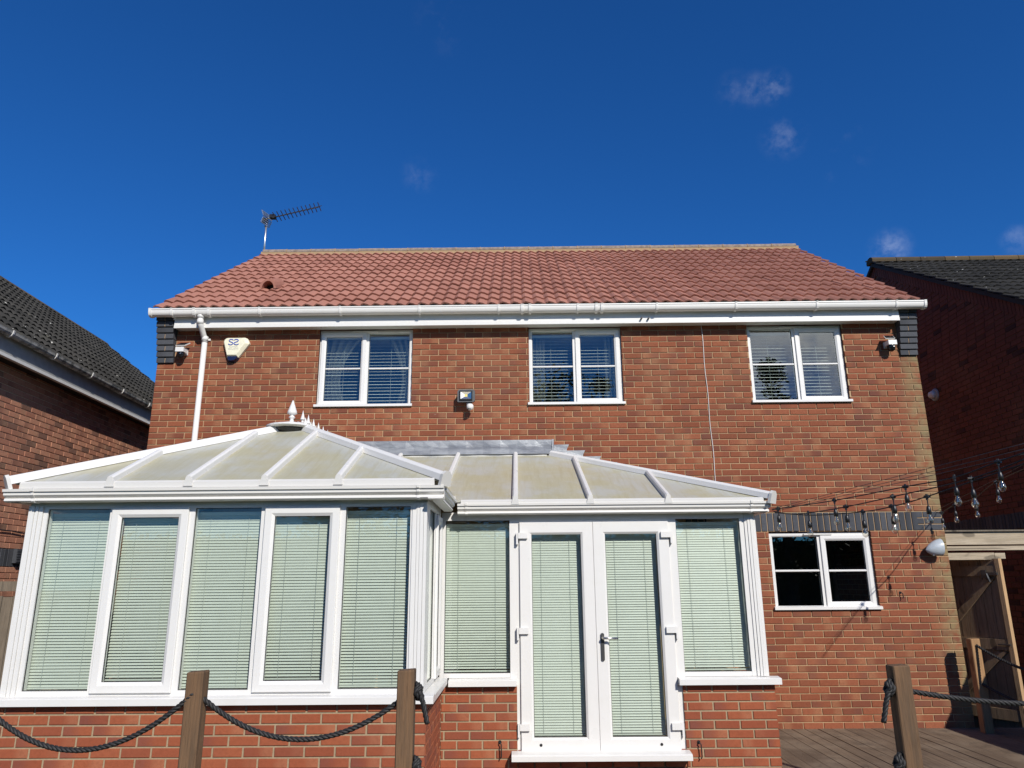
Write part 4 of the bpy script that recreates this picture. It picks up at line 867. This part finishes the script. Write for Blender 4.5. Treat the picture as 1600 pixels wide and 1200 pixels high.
def rope_mesh(b, path, r, strands=3, pitch=.085, seg=6):
    # three twisted strands swept along the path
    pts = [Vector(p) for p in path]; d = [0]
    for i in range(1, len(pts)): d.append(d[-1]+(pts[i]-pts[i-1]).length)
    tot_ = d[-1]; N = max(8, int(tot_/.011)); cur = 0; samp = []
    for k in range(N+1):
        s_ = tot_*k/N
        while cur < len(pts)-2 and d[cur+1] < s_: cur += 1
        t_ = (s_-d[cur])/max(1e-6, d[cur+1]-d[cur]); samp.append((pts[cur].lerp(pts[cur+1], t_), s_))
    prev = None; fr2 = []
    for k, (p, s_) in enumerate(samp):
        tg = (samp[min(k+1,N)][0]-samp[max(k-1,0)][0]).normalized()
        a = tg.cross(Vector((.13,.31,.94))) if prev is None else prev-tg*prev.dot(tg)
        a.normalize(); prev = a; fr2.append((p, a, tg.cross(a), s_))
    for q in range(strands):
        path2 = [p+(a*math.cos(2*math.pi*(s_/pitch+q/strands))+c*math.sin(2*math.pi*(s_/pitch+q/strands)))*r*.5 for p, a, c, s_ in fr2]
        b.tube(path2, r*.56, seg)
RR = .0155
def rope(name, a, b_, drop, label, knot_at=None, tail=None):
    th = thing(name, a, label, 'rope', 'black ropes of the deck fence'); m_ = MB(); rope_mesh(m_, sag(a, b_, drop), RR); m_.build('strand', M['rope'], th, smooth=True)
    if knot_at is not None:
        c, sgn = knot_at; k = MB(); c = Vector(c); kn = []
        for i in range(34):
            t_ = i/33*2*math.pi*1.9; kn.append(c+Vector((sgn*(.016+.030*(i/33)+.008*math.cos(3*t_)), .026*math.cos(t_)-.008, .032*math.sin(t_)+.010*math.cos(t_*.5))))
        rope_mesh(k, kn, RR*1.0); k.build('knot', M['rope'], th, smooth=True)
        tl = MB(); dx, L_ = tail; tp = [c+Vector((sgn*.035,-.02,.0)), c+Vector((sgn*.05,-.03,-.03)), c+Vector((sgn*(.05+dx*.4),-.03,-.08)), c+Vector((sgn*(.05+dx),-.03,-.08-L_))]
        pp = []
        for i in range(len(tp)-1): pp += [tp[i].lerp(tp[i+1], j/6) for j in range(6)]
        pp.append(tp[-1]); rope_mesh(tl, pp, RR); tl.build('tail', M['rope'], th, smooth=True)
    return th
h1 = TP-.115; h2 = TP-.505
fy = PY-.0
for hh, nm in ((h1,'upper'),(h2,'lower')):
    rope('rope', (X1-.0, fy-W/2+.012, hh), (X1-1.3, fy, hh-.0), .30 if hh == h1 else .27, nm+' black rope sagging left from the post before the bay')
    rope('rope', (X1, fy, hh), (X2+.03, fy, hh), .255 if hh == h1 else .22, nm+' black rope sagging between the two posts before the bay', ((X2+W/2-.005, fy-.01, hh+.0), 1), (.035, .09))
    rope('rope', (X3-.03, fy, hh-.005), (X3+1.75, fy, hh-.005), .09 if hh == h1 else .2, nm+' black rope running right from the post by the steps', ((X3-W/2+.005, fy-.01, hh), -1), (.045, .10))
rope('rope', (P4[0]-.0, P4[1]-.05, .86), (10.25, -1.9, .80), .22, 'upper black rope running from the post beside the gate'); rope('rope', (P4[0]-.0, P4[1]-.05, .46), (10.25, -1.9, .42), .18, 'lower black rope running from the post beside the gate')

# ================================================================== THINGS ON THE WALLS
# alarm box
al = thing('alarm_box', (1.01, 0, 4.34), 'cream triangular alarm box with blue lettering on the brickwork', 'alarm box')
def ax(x, y): return (.843+(x-165)*.000344, 4.624-(y-215)*.000352)
out = [ax(*q) for q in ((165,380),(190,290),(260,225),(330,212),(960,212),(1050,250),(1130,400),(1128,450),(770,960),(350,960))]
cx_, cz_ = 1.01, 4.50
back = [(x,-.004,z) for x,z in out]; midp = [(x,-.045,z) for x,z in out]; fro = [(cx_+(x-cx_)*.80-.012,-.078,cz_+(z-cz_)*.84+.006) for x,z in out]
b = MB(); n = len(out); b.add(back+midp+fro, [tuple(range(n-1,-1,-1)), tuple(range(2*n,3*n))]+[(i,(i+1)%n,n+(i+1)%n,n+i) for i in range(n)]+[(n+i,n+(i+1)%n,2*n+(i+1)%n,2*n+i) for i in range(n)]); b.build('housing', M['cream'], al)
lo = [ax(*q) for q in ((352,962),(768,962),(735,1040),(640,1105),(480,1120),(390,1090))]; b = MB(); b.add([(x,-.004,z) for x,z in lo]+[(cx_-.006+(x-cx_)*.86,-.066,z+.012) for x,z in lo], [tuple(range(5,-1,-1)),tuple(range(6,12))]+[(i,(i+1)%6,6+(i+1)%6,6+i) for i in range(6)]); b.build('strobe_lens', M['navy'], al)
def s_path(x0, sgn):
    P_ = [(.5,.35),(.35,.47),(.05,.52),(-.3,.45),(-.42,.27),(-.25,.10),(.1,0),(.42,-.12),(.5,-.3),(.3,-.47),(-.05,-.53),(-.38,-.46),(-.52,-.33)]
    return [(x0+sgn*a*.058, -.0795, 4.558+c*.070) for a, c in P_]
b = MB(); b.tube(s_path(.952, 1), .0062, 6); b.tube(s_path(1.022, -1), .0062, 6); b.build('logo', M['blue'], al)
def text(body, x, z, y, size, mat, parent):
    cu = bpy.data.curves.new('lettering', 'FONT'); cu.body = body; cu.size = size; cu.align_x = 'CENTER'; cu.extrude = .0005
    to = bpy.data.objects.new('tmp', cu); COL.objects.link(to); bpy.context.view_layer.update(); me = bpy.data.meshes.new_from_object(to.evaluated_get(bpy.context.evaluated_depsgraph_get())); bpy.data.objects.remove(to)
    me.materials.clear(); me.materials.append(mat); o = bpy.data.objects.new('lettering', me); COL.objects.link(o); o.parent = parent; o.matrix_parent_inverse = Matrix.Translation(-BASE[parent.name]); o.matrix_basis = Matrix.Translation((x, y, z)) @ Matrix.Rotation(R(90), 4, 'X')
text('ROMAN', .987, 4.485, -.079, .030, M['print'], al); text('SECURITY', .987, 4.457, -.079, .030, M['print'], al)
# solar cameras
def seccam(x, z, side, label):
    c = thing('security_camera', (x, 0, z), label, 'camera', 'solar cameras under the eaves')
    b = MB(); b.box(x-.05,x+.05,-.02,.004,z-.02,z+.06); b.tube([(x,-.01,z+.03),(x,-.07,z+.045)], .012, 8); b.build('bracket', M['white'], c)
    b = MB(); b.box(x-.052,x+.052,-.145,-.035,z-.008,z+.052); b.build('body', M['white'], c)
    b = MB(); b.lathe([(.008,-.088),(.034,-.072),(.046,-.045),(.048,-.018),(.046,-.008)], (x,-.092,z), 16); b.build('lens_dome', M['lens'], c, smooth=True)
    b = MB(); b.lathe([(.007,0),(.007,.004),(.003,.005)], (x+.012,-.136,z-.035), 8, 'Y'); b.build('lens_ring', M['chrome'], c)
    dx = .03*side; q = [(x-.07+dx,-.155,z+.070),(x+.05+dx,-.155,z+.070),(x+.075+dx,-.065,z+.130),(x-.045+dx,-.065,z+.130)]
    b = MB(); b.slab(q, (0,.006,-.009)); b.build('panel_frame', M['white'], c); ctr = sum((Vector(p) for p in q), Vector())/4; b = MB(); b.slab([tuple(ctr+(Vector(p)-ctr)*.90+Vector((0,-.001,.0015))) for p in q], (0,-.0008,.0012)); b.build('solar_panel', M['panel'], c)
    b = MB(); b.tube([(x,-.07,z+.045),(x,-.09,z+.09)], .009, 8); b.build('panel_arm', M['white'], c)
PL = on_y(283, 550, -.09); PR_ = on_y(1392, 539, -.09); seccam(PL.x, PL.z, .6, 'solar security camera beside the downpipe'); seccam(PR_.x, PR_.z, -.6, 'solar security camera beside the right-hand corbel')
# floodlight
P = on_y(728.5, 619, -.11); fx, fz = P.x, P.z
fl_ = thing('floodlight', (fx, 0, fz), 'grey square floodlight with motion sensor between two upstairs windows', 'floodlight')
b = MB(); b.slab([(fx-.105,-.13,fz-.078),(fx+.09,-.13,fz-.078),(fx+.108,-.13,fz-.06),(fx+.108,-.13,fz+.06),(fx+.09,-.13,fz+.082),(fx-.09,-.13,fz+.082),(fx-.108,-.13,fz+.06),(fx-.108,-.13,fz-.06)], (0,.045,0)); b.box(fx-.07,fx+.07,-.085,-.05,fz-.05,fz+.05); b.build('housing', M['flood'], fl_)
b = MB(); b.ring(fx-.082, fx+.078, fz-.056, fz+.062, .014, -.150, -.1302, .3, .004); b.build('bezel', M['black'], fl_)
q = [(fx-.069,-.146,fz-.043),(fx+.065,-.146,fz-.043),(fx+.065,-.146,fz+.049),(fx-.069,-.146,fz+.049)]; q2_ = [(fx-.02,-.1315,fz-.012),(fx+.016,-.1315,fz-.012),(fx+.016,-.1315,fz+.018),(fx-.02,-.1315,fz+.018)]
b = MB(); b.add(q+q2_, [(i,(i+1)%4,4+(i+1)%4,4+i) for i in range(4)]); b.build('reflector', M['chrome'], fl_, recalc=False); b = MB(); b.add(q2_, [(0,1,2,3)]); b.build('led_chip', M['led'], fl_)
b = MB(); b.box(fx-.03,fx+.03,-.056,.004,fz-.06,fz+.02); b.box(fx+.005,fx+.06,-.11,-.06,fz-.11,fz-.079); b.build('bracket', M['dmetal'], fl_)
b = MB(); b.lathe([(.006,-.045),(.03,-.035),(.043,-.01),(.043,.015),(.03,.035)], (fx+.048,-.105,fz-.135), 16); b.build('motion_sensor', M['white'], fl_, smooth=True); b = MB(); b.lathe([(.004,0),(.022,.006),(.028,.0)], (fx+.04,-.125,fz-.172), 12); b.build('sensor_lens', M['black'], fl_)
# pale grey shell lamp by the gate
P = on_y(1460, 855, -.09); gx, gz = P.x, P.z
sl_ = thing('wall_lamp', (gx, 0, gz), 'pale grey shell-shaped outdoor lamp on the wall near the gate', 'lamp')
b = MB(); pts = []; nu, nv = 14, 9
for i in range(nu+1):
    a = math.pi*2*i/nu
    for j in range(nv+1):
        t_ = j/nv; r_ = math.sin(t_*math.pi/2)**.62
        pts.append((gx-.105+.185*t_, -.085+.08*r_*math.cos(a), gz+.10*r_*math.sin(a)-.03*(1-t_)))
b.add(pts, [(i*(nv+1)+j, i*(nv+1)+j+1, (i+1)*(nv+1)+j+1, (i+1)*(nv+1)+j) for i in range(nu) for j in range(nv)]); b.build('shell', M['lampgrey'], sl_, smooth=True)
b = MB(); b.lathe([(.074,.0),(.07,.006)], (gx+.078,-.085,gz), 20, 'X'); b.build('lens', M['black'], sl_); b = MB(); b.tube([(gx,.003,gz-.02),(gx,-.03,gz-.02)], .045, 14); b.build('mount', M['grey'], sl_); b = MB(); b.tube([(gx-.02,-.09,gz-.07),(gx-.03,-.10,gz-.095)], .009, 8); b.build('thumb_screw', M['lampgrey'], sl_)
# thin white cable down the wall, eaves peg lights, hooks, weep vents
ca = MB(); ca.tube([(6.965+.005*math.sin(i*.9)+.0015*i, -.006, 4.735-i*.1045) for i in range(21)], .0038, 6); o = ca.build('wall_cable', M['white'], None, smooth=True); tag(o, 'thin white cable running down the brickwork between two windows', 'cable')
for i, px_ in enumerate((1002, 1013)):
    P = on_y(px_, 498, FY-.01); b = MB(); b.tube([(P.x,FY-.001,P.z),(P.x,FY-.05,P.z)], .012, 10); b.tube([(P.x,FY-.05,P.z),(P.x,FY-.053,P.z)], .009, 10); o = b.build('eaves_peg', M['black'], None); tag(o, 'short black peg on the white fascia, %s of the pair' % ('left' if i == 0 else 'right'), 'peg', 'pegs on the fascia')
def hook(x, z, y, label, L=.11):
    b = MB(); b.lathe([(.016,0),(.014,.006)], (x,y,z), 10, 'Y'); b.tube([(x,y,z),(x,y-.03,z),(x+.012,y-.035,z-.01),(x+.014,y-.035,z-L),(x+.005,y-.035,z-L-.015)], .0055, 6); o = b.build('wall_hook', M['black'], None); tag(o, label, 'hook', 'black wall hooks')
P = on_y(781, 1160, YD-.01); hook(P.x, P.z, YD, 'black cabin hook on the brick left of the double doors'); P = on_y(1092, 1160, YD-.01); hook(P.x, P.z, YD, 'black cabin hook on the brick right of the double doors'); P = on_y(1407, 926, -.01); hook(P.x, P.z, 0, 'small black hook on the brick right of the kitchen window', .05)
# aerial
ae = thing('tv_aerial', (-.02, 3.40, 7.42), 'television aerial on a thin mast at the left end of the ridge', 'aerial')
mt = on_y(416, 352, 3.4); b = MB(); b.tube([(-.02,3.4,7.30),(mt.x,3.4,mt.z+.10)], .018, 10); b.build('mast', M['alu'], ae, smooth=True)
b = MB(); b.tube([(mt.x-.005,3.4,mt.z-.03),(mt.x,3.4,mt.z+.02)], .03, 10); b.build('mast_collar', M['alu'], ae)
p0 = on_y(413, 343, 3.36); p1_ = on_y(499, 323, 3.0); b = MB(); b.bar(p0, p1_, [(-.008,-.008),(.008,-.008),(.008,.008),(-.008,.008)]); b.box(p0.x-.03,p0.x+.06,3.33,3.42,p0.z-.05,p0.z+.02); b.build('boom', M['dmetal'], ae)
dv = (p1_-p0); pv = Vector((-dv.y, dv.x, 0)).normalized()
for i in range(12):
    c_ = p0.lerp(p1_, .20+.80*i/11); L_ = .085-.002*i; el = MB()
    for s1 in (-1, 1): el.bar(c_-pv*L_-Vector((0,0,s1*.055)), c_+pv*L_+Vector((0,0,s1*.055)), [(-.0055,-.0055),(.0055,-.0055),(.0055,.0055),(-.0055,.0055)])
    el.build('element', M['dmetal'], ae)
rfl = p0.lerp(p1_, .06); b = MB()
for s1 in (-1, 1):
    for k in range(4): zz = s1*(.02+.032*k); b.bar(rfl-pv*.13+Vector((-.012*k,0,zz)), rfl+pv*.13+Vector((-.012*k,0,zz)), [(-.007,-.007),(.007,-.007),(.007,.007),(-.007,.007)])
    for s2 in (-.12, .12): b.bar(rfl+pv*s2+Vector((0,0,s1*.01)), rfl+pv*s2+Vector((-.04,0,s1*.122)), [(-.006,-.006),(.006,-.006),(.006,.006),(-.006,.006)])
b.build('reflector', M['alu'], ae); c_ = p0.lerp(p1_, .16); b = MB(); b.box(c_.x-.05,c_.x+.05,c_.y-.05,c_.y+.05,c_.z-.02,c_.z+.045); b.build('dipole_box', M['black'], ae)

# ================================================================== STRING LIGHTS
Sp = Vector((6.95, -2.15, 0)); Ep = Vector((8.6, -5.3, 0)); Hk = Vector((9.60, -.03, 0))
sk = MB(); sk.tube([(0,0,0),(0,0,-.012),(0,0,-.03),(0,0,-.062)], [.008,.013,.017,.018], 10); ske = bpy.data.meshes.new('socket'); ske.from_pydata(sk.v, [], sk.f); ske.materials.append(M['black']); ske.shade_smooth()
bu = MB(); bu.lathe([(.011,0),(.012,-.012),(.020,-.030),(.0245,-.046),(.023,-.060),(.015,-.073),(.005,-.079)], (0,0,0), 12); bue = bpy.data.meshes.new('bulb'); bue.from_pydata(bu.v, [], bu.f); bue.materials.append(M['bulb']); bue.shade_smooth()
fi = MB(); fi.tube([(0,0,.01),(0,0,-.02),(.004,0,-.05),(-.004,0,-.05),(0,0,-.02)], .003, 5); fie = bpy.data.meshes.new('filament'); fie.from_pydata(fi.v, [], fi.f); fie.materials.append(M['chrome'])
cn = MB(); cn.tube([(-.02,0,0),(.02,0,0)], .012, 8); cn.tube([(0,0,.02),(0,0,-.025)], .009, 8); cne = bpy.data.meshes.new('connector'); cne.from_pydata(cn.v, [], cn.f); cne.materials.append(M['black'])
def catmull(P_, n=7):
    out_ = []
    for i in range(len(P_)-1):
        a, b, c, d = P_[max(i-1,0)], P_[i], P_[i+1], P_[min(i+2,len(P_)-1)]
        for k in range(n):
            t_ = k/n; out_.append(.5*((2*b)+(-a+c)*t_+(2*a-5*b+4*c-d)*t_*t_+(-a+3*b-3*c+d)*t_**3))
    return out_+[P_[-1]]
def festoon(S_, D_, ends, anchors, label, wire=True):
    u_ = ((D_-S_).x, (D_-S_).y); pt = lambda q: on_plane(q[0], q[1], (S_.x, S_.y), u_)
    seq = sorted([(q, 0) for q in ends]+[(q, 1) for q in anchors], key=lambda k: k[0][0]); P_ = [pt(q) for q, _ in seq]
    th = thing('string_lights', P_[0], label, 'string lights', 'strings of festoon bulbs'); b = MB(); b.tube(catmull(P_), .0048, 6); b.build('cable', M['black'], th, smooth=True)
    if wire:
        w = MB(); a, c = P_[0]+Vector((0,0,.012)), P_[-1]+Vector((0,0,.05)); w.tube([a.lerp(c, i/10)+Vector((0,0,.0)) for i in range(11)], .0022, 5); w.build('support_wire', M['dmetal'], th, smooth=True)
    for q in anchors:
        p = pt(q); piece('connector', cne, th, Matrix.Translation(p) @ Matrix.Rotation(random.uniform(0,3), 4, 'Z'))
        ln = random.uniform(.055,.075); dr = MB(); dr.tube([p, p-Vector((0,0,ln+.01))], .0042, 6); dr.build('dropper', M['black'], th)
        s_ = piece('socket', ske, th, Matrix.Translation(p-Vector((0,0,ln)))); 
        for nm, me in (('bulb', bue), ('filament', fie)):
            o = bpy.data.objects.new(nm, me); COL.objects.link(o); o.parent = s_; o.location = (0,0,-.060)
festoon(Sp, Ep, [(1207,797),(1625,699)], [(1215.5,795),(1303.5,782),(1414.5,760.5),(1491,746),(1559,721.5)], 'uppermost string of clear bulbs running right from the conservatory corner')
off = Vector((.05,.02,0)); festoon(Sp+off, Ep+off, [(1209,799),(1235,803),(1625,708)], [(1263,801.5),(1321.5,792),(1395,776),(1517,748)], 'middle string of clear bulbs running right from the conservatory corner')
off = Vector((.10,.04,0)); festoon(Sp+off, Ep+off, [(1211,801),(1270,805),(1625,716)], [(1348,799.5),(1393,791.5),(1448,776)], 'lowest string of clear bulbs running right from the conservatory corner')
festoon(Hk, Ep+Vector((.15,.1,0)), [(1462,800),(1625,722)], [(1471,801),(1491,789),(1523,778),(1556,753)], 'string of clear bulbs hung from the house corner above the shell lamp')
pl = thing('light_pole', (8.66, -5.3, -.36), 'slim dark pole holding the string lights beyond the right picture edge', 'pole'); b = MB(); b.tube([(8.66,-5.3,-.36),(8.66,-5.3,2.85)], .03, 10); b.build('tube', M['dmetal'], pl); b = MB(); b.lathe([(.04,0),(.045,.02),(.02,.05)], (8.66,-5.3,2.85), 10); b.build('pole_cap', M['black'], pl)

# ================================================================== TREES BEHIND THE VIEWER (mirrored in the panes)
def tree(x, y, h, rad, conifer, label):
    th = thing('conifer_tree' if conifer else 'broadleaf_tree', (x, y, -.36), label, 'tree', 'trees at the end of the garden'); b = MB(); b.tube([(x,y,-.36),(x+.05,y,h*.4),(x,y+.05,h*.92)], [h*.025,h*.017,.02], 8)
    tips = []
    for i in range(46 if conifer else 30):
        t_ = random.uniform(.12, .97) if conifer else random.uniform(.3, .9); a = random.uniform(0, 6.28); rr = rad*((1-t_)*1.05+.05 if conifer else math.sin(math.pi*min(1, (t_-.2)/.85))**.6)*random.uniform(.75, 1.1)
        s_ = Vector((x, y, h*t_)); e_ = s_+Vector((math.cos(a)*rr, math.sin(a)*rr, (-.12 if conifer else .35)*rr)); b.tube([s_, s_.lerp(e_, .5)+Vector((0,0,.05)), e_], [.05*(1-t_)+.02, .025, .008], 5); tips.append((s_, e_, rr))
    b.build('trunk', M['bark'], th); c = MB()
    for (s_, e_, rr) in tips:
        for k in range(95 if conifer else 130):
            p = s_.lerp(e_, random.random()**.6)+Vector((random.gauss(0,.22),random.gauss(0,.22),random.gauss(0,.16)))*(1 if conifer else 1.9); sz = random.uniform(.07,.16)*(1 if conifer else 1.15)
            a = Vector((random.gauss(0,1),random.gauss(0,1),random.gauss(0,.6))).normalized(); d_ = a.cross(Vector((random.gauss(0,1),random.gauss(0,1),random.gauss(0,1)))).normalized(); c.add([p-a*sz, p+d_*sz*.45, p+a*sz, p-d_*sz*.45], [(0,1,2,3)]); c.r.append(random.random())
    c.build('crown', M['leaf_a' if conifer else 'leaf_b'], th, recalc=False)
for a in ((8.9,-27,12.4,2.6,True,'tall dark conifer mirrored in the middle upstairs window'),(6.2,-27,11.9,2.7,False,'leafy tree mirrored beside the conifer in the middle upstairs window'),(12.2,-29,10.6,2.8,False,'leafy tree standing between the two tall conifers behind the viewer'),(17.4,-27,12.6,2.9,True,'pointed conifer mirrored in the right upstairs window'),(20.0,-28,10.8,2.4,False,'lower leafy tree mirrored in the right upstairs window'),(23.0,-27,9.2,2.8,False,'leafy tree farthest right behind the viewer'),(13.6,-30,8.6,2.7,False,'round leafy tree behind the viewer near the pointed conifer'),(2.5,-28,8.2,2.8,False,'low leafy tree directly behind the viewer'),(-2.5,-29,7.2,2.6,False,'small leafy tree behind the viewer to the left')): tree(*a)

hd = thing('garden_hedge', (9, -31.5, -.36), 'long dark green hedge behind the viewer, mirrored in the kitchen window', 'hedge')
b = MB(); b.box(-14, 36, -32.2, -31.4, -.36, 3.6); b.build('hedge_core', M['leaf_a'], hd)
c = MB()
for k in range(16000):
    p = Vector((random.uniform(-14,36), -31.35+random.gauss(0,.16), random.uniform(-.3,3.75)+random.gauss(0,.08))); sz = random.uniform(.08,.18)
    a = Vector((random.gauss(0,1),random.gauss(0,1),random.gauss(0,1))).normalized(); d_ = a.cross(Vector((random.gauss(0,1),random.gauss(0,1),random.gauss(0,1)))).normalized(); c.add([p-a*sz, p+d_*sz*.5, p+a*sz, p-d_*sz*.5], [(0,1,2,3)]); c.r.append(random.random())
o = c.build('hedge_leaves', M['leaf_b'], hd, recalc=False); o['kind'] = 'stuff'
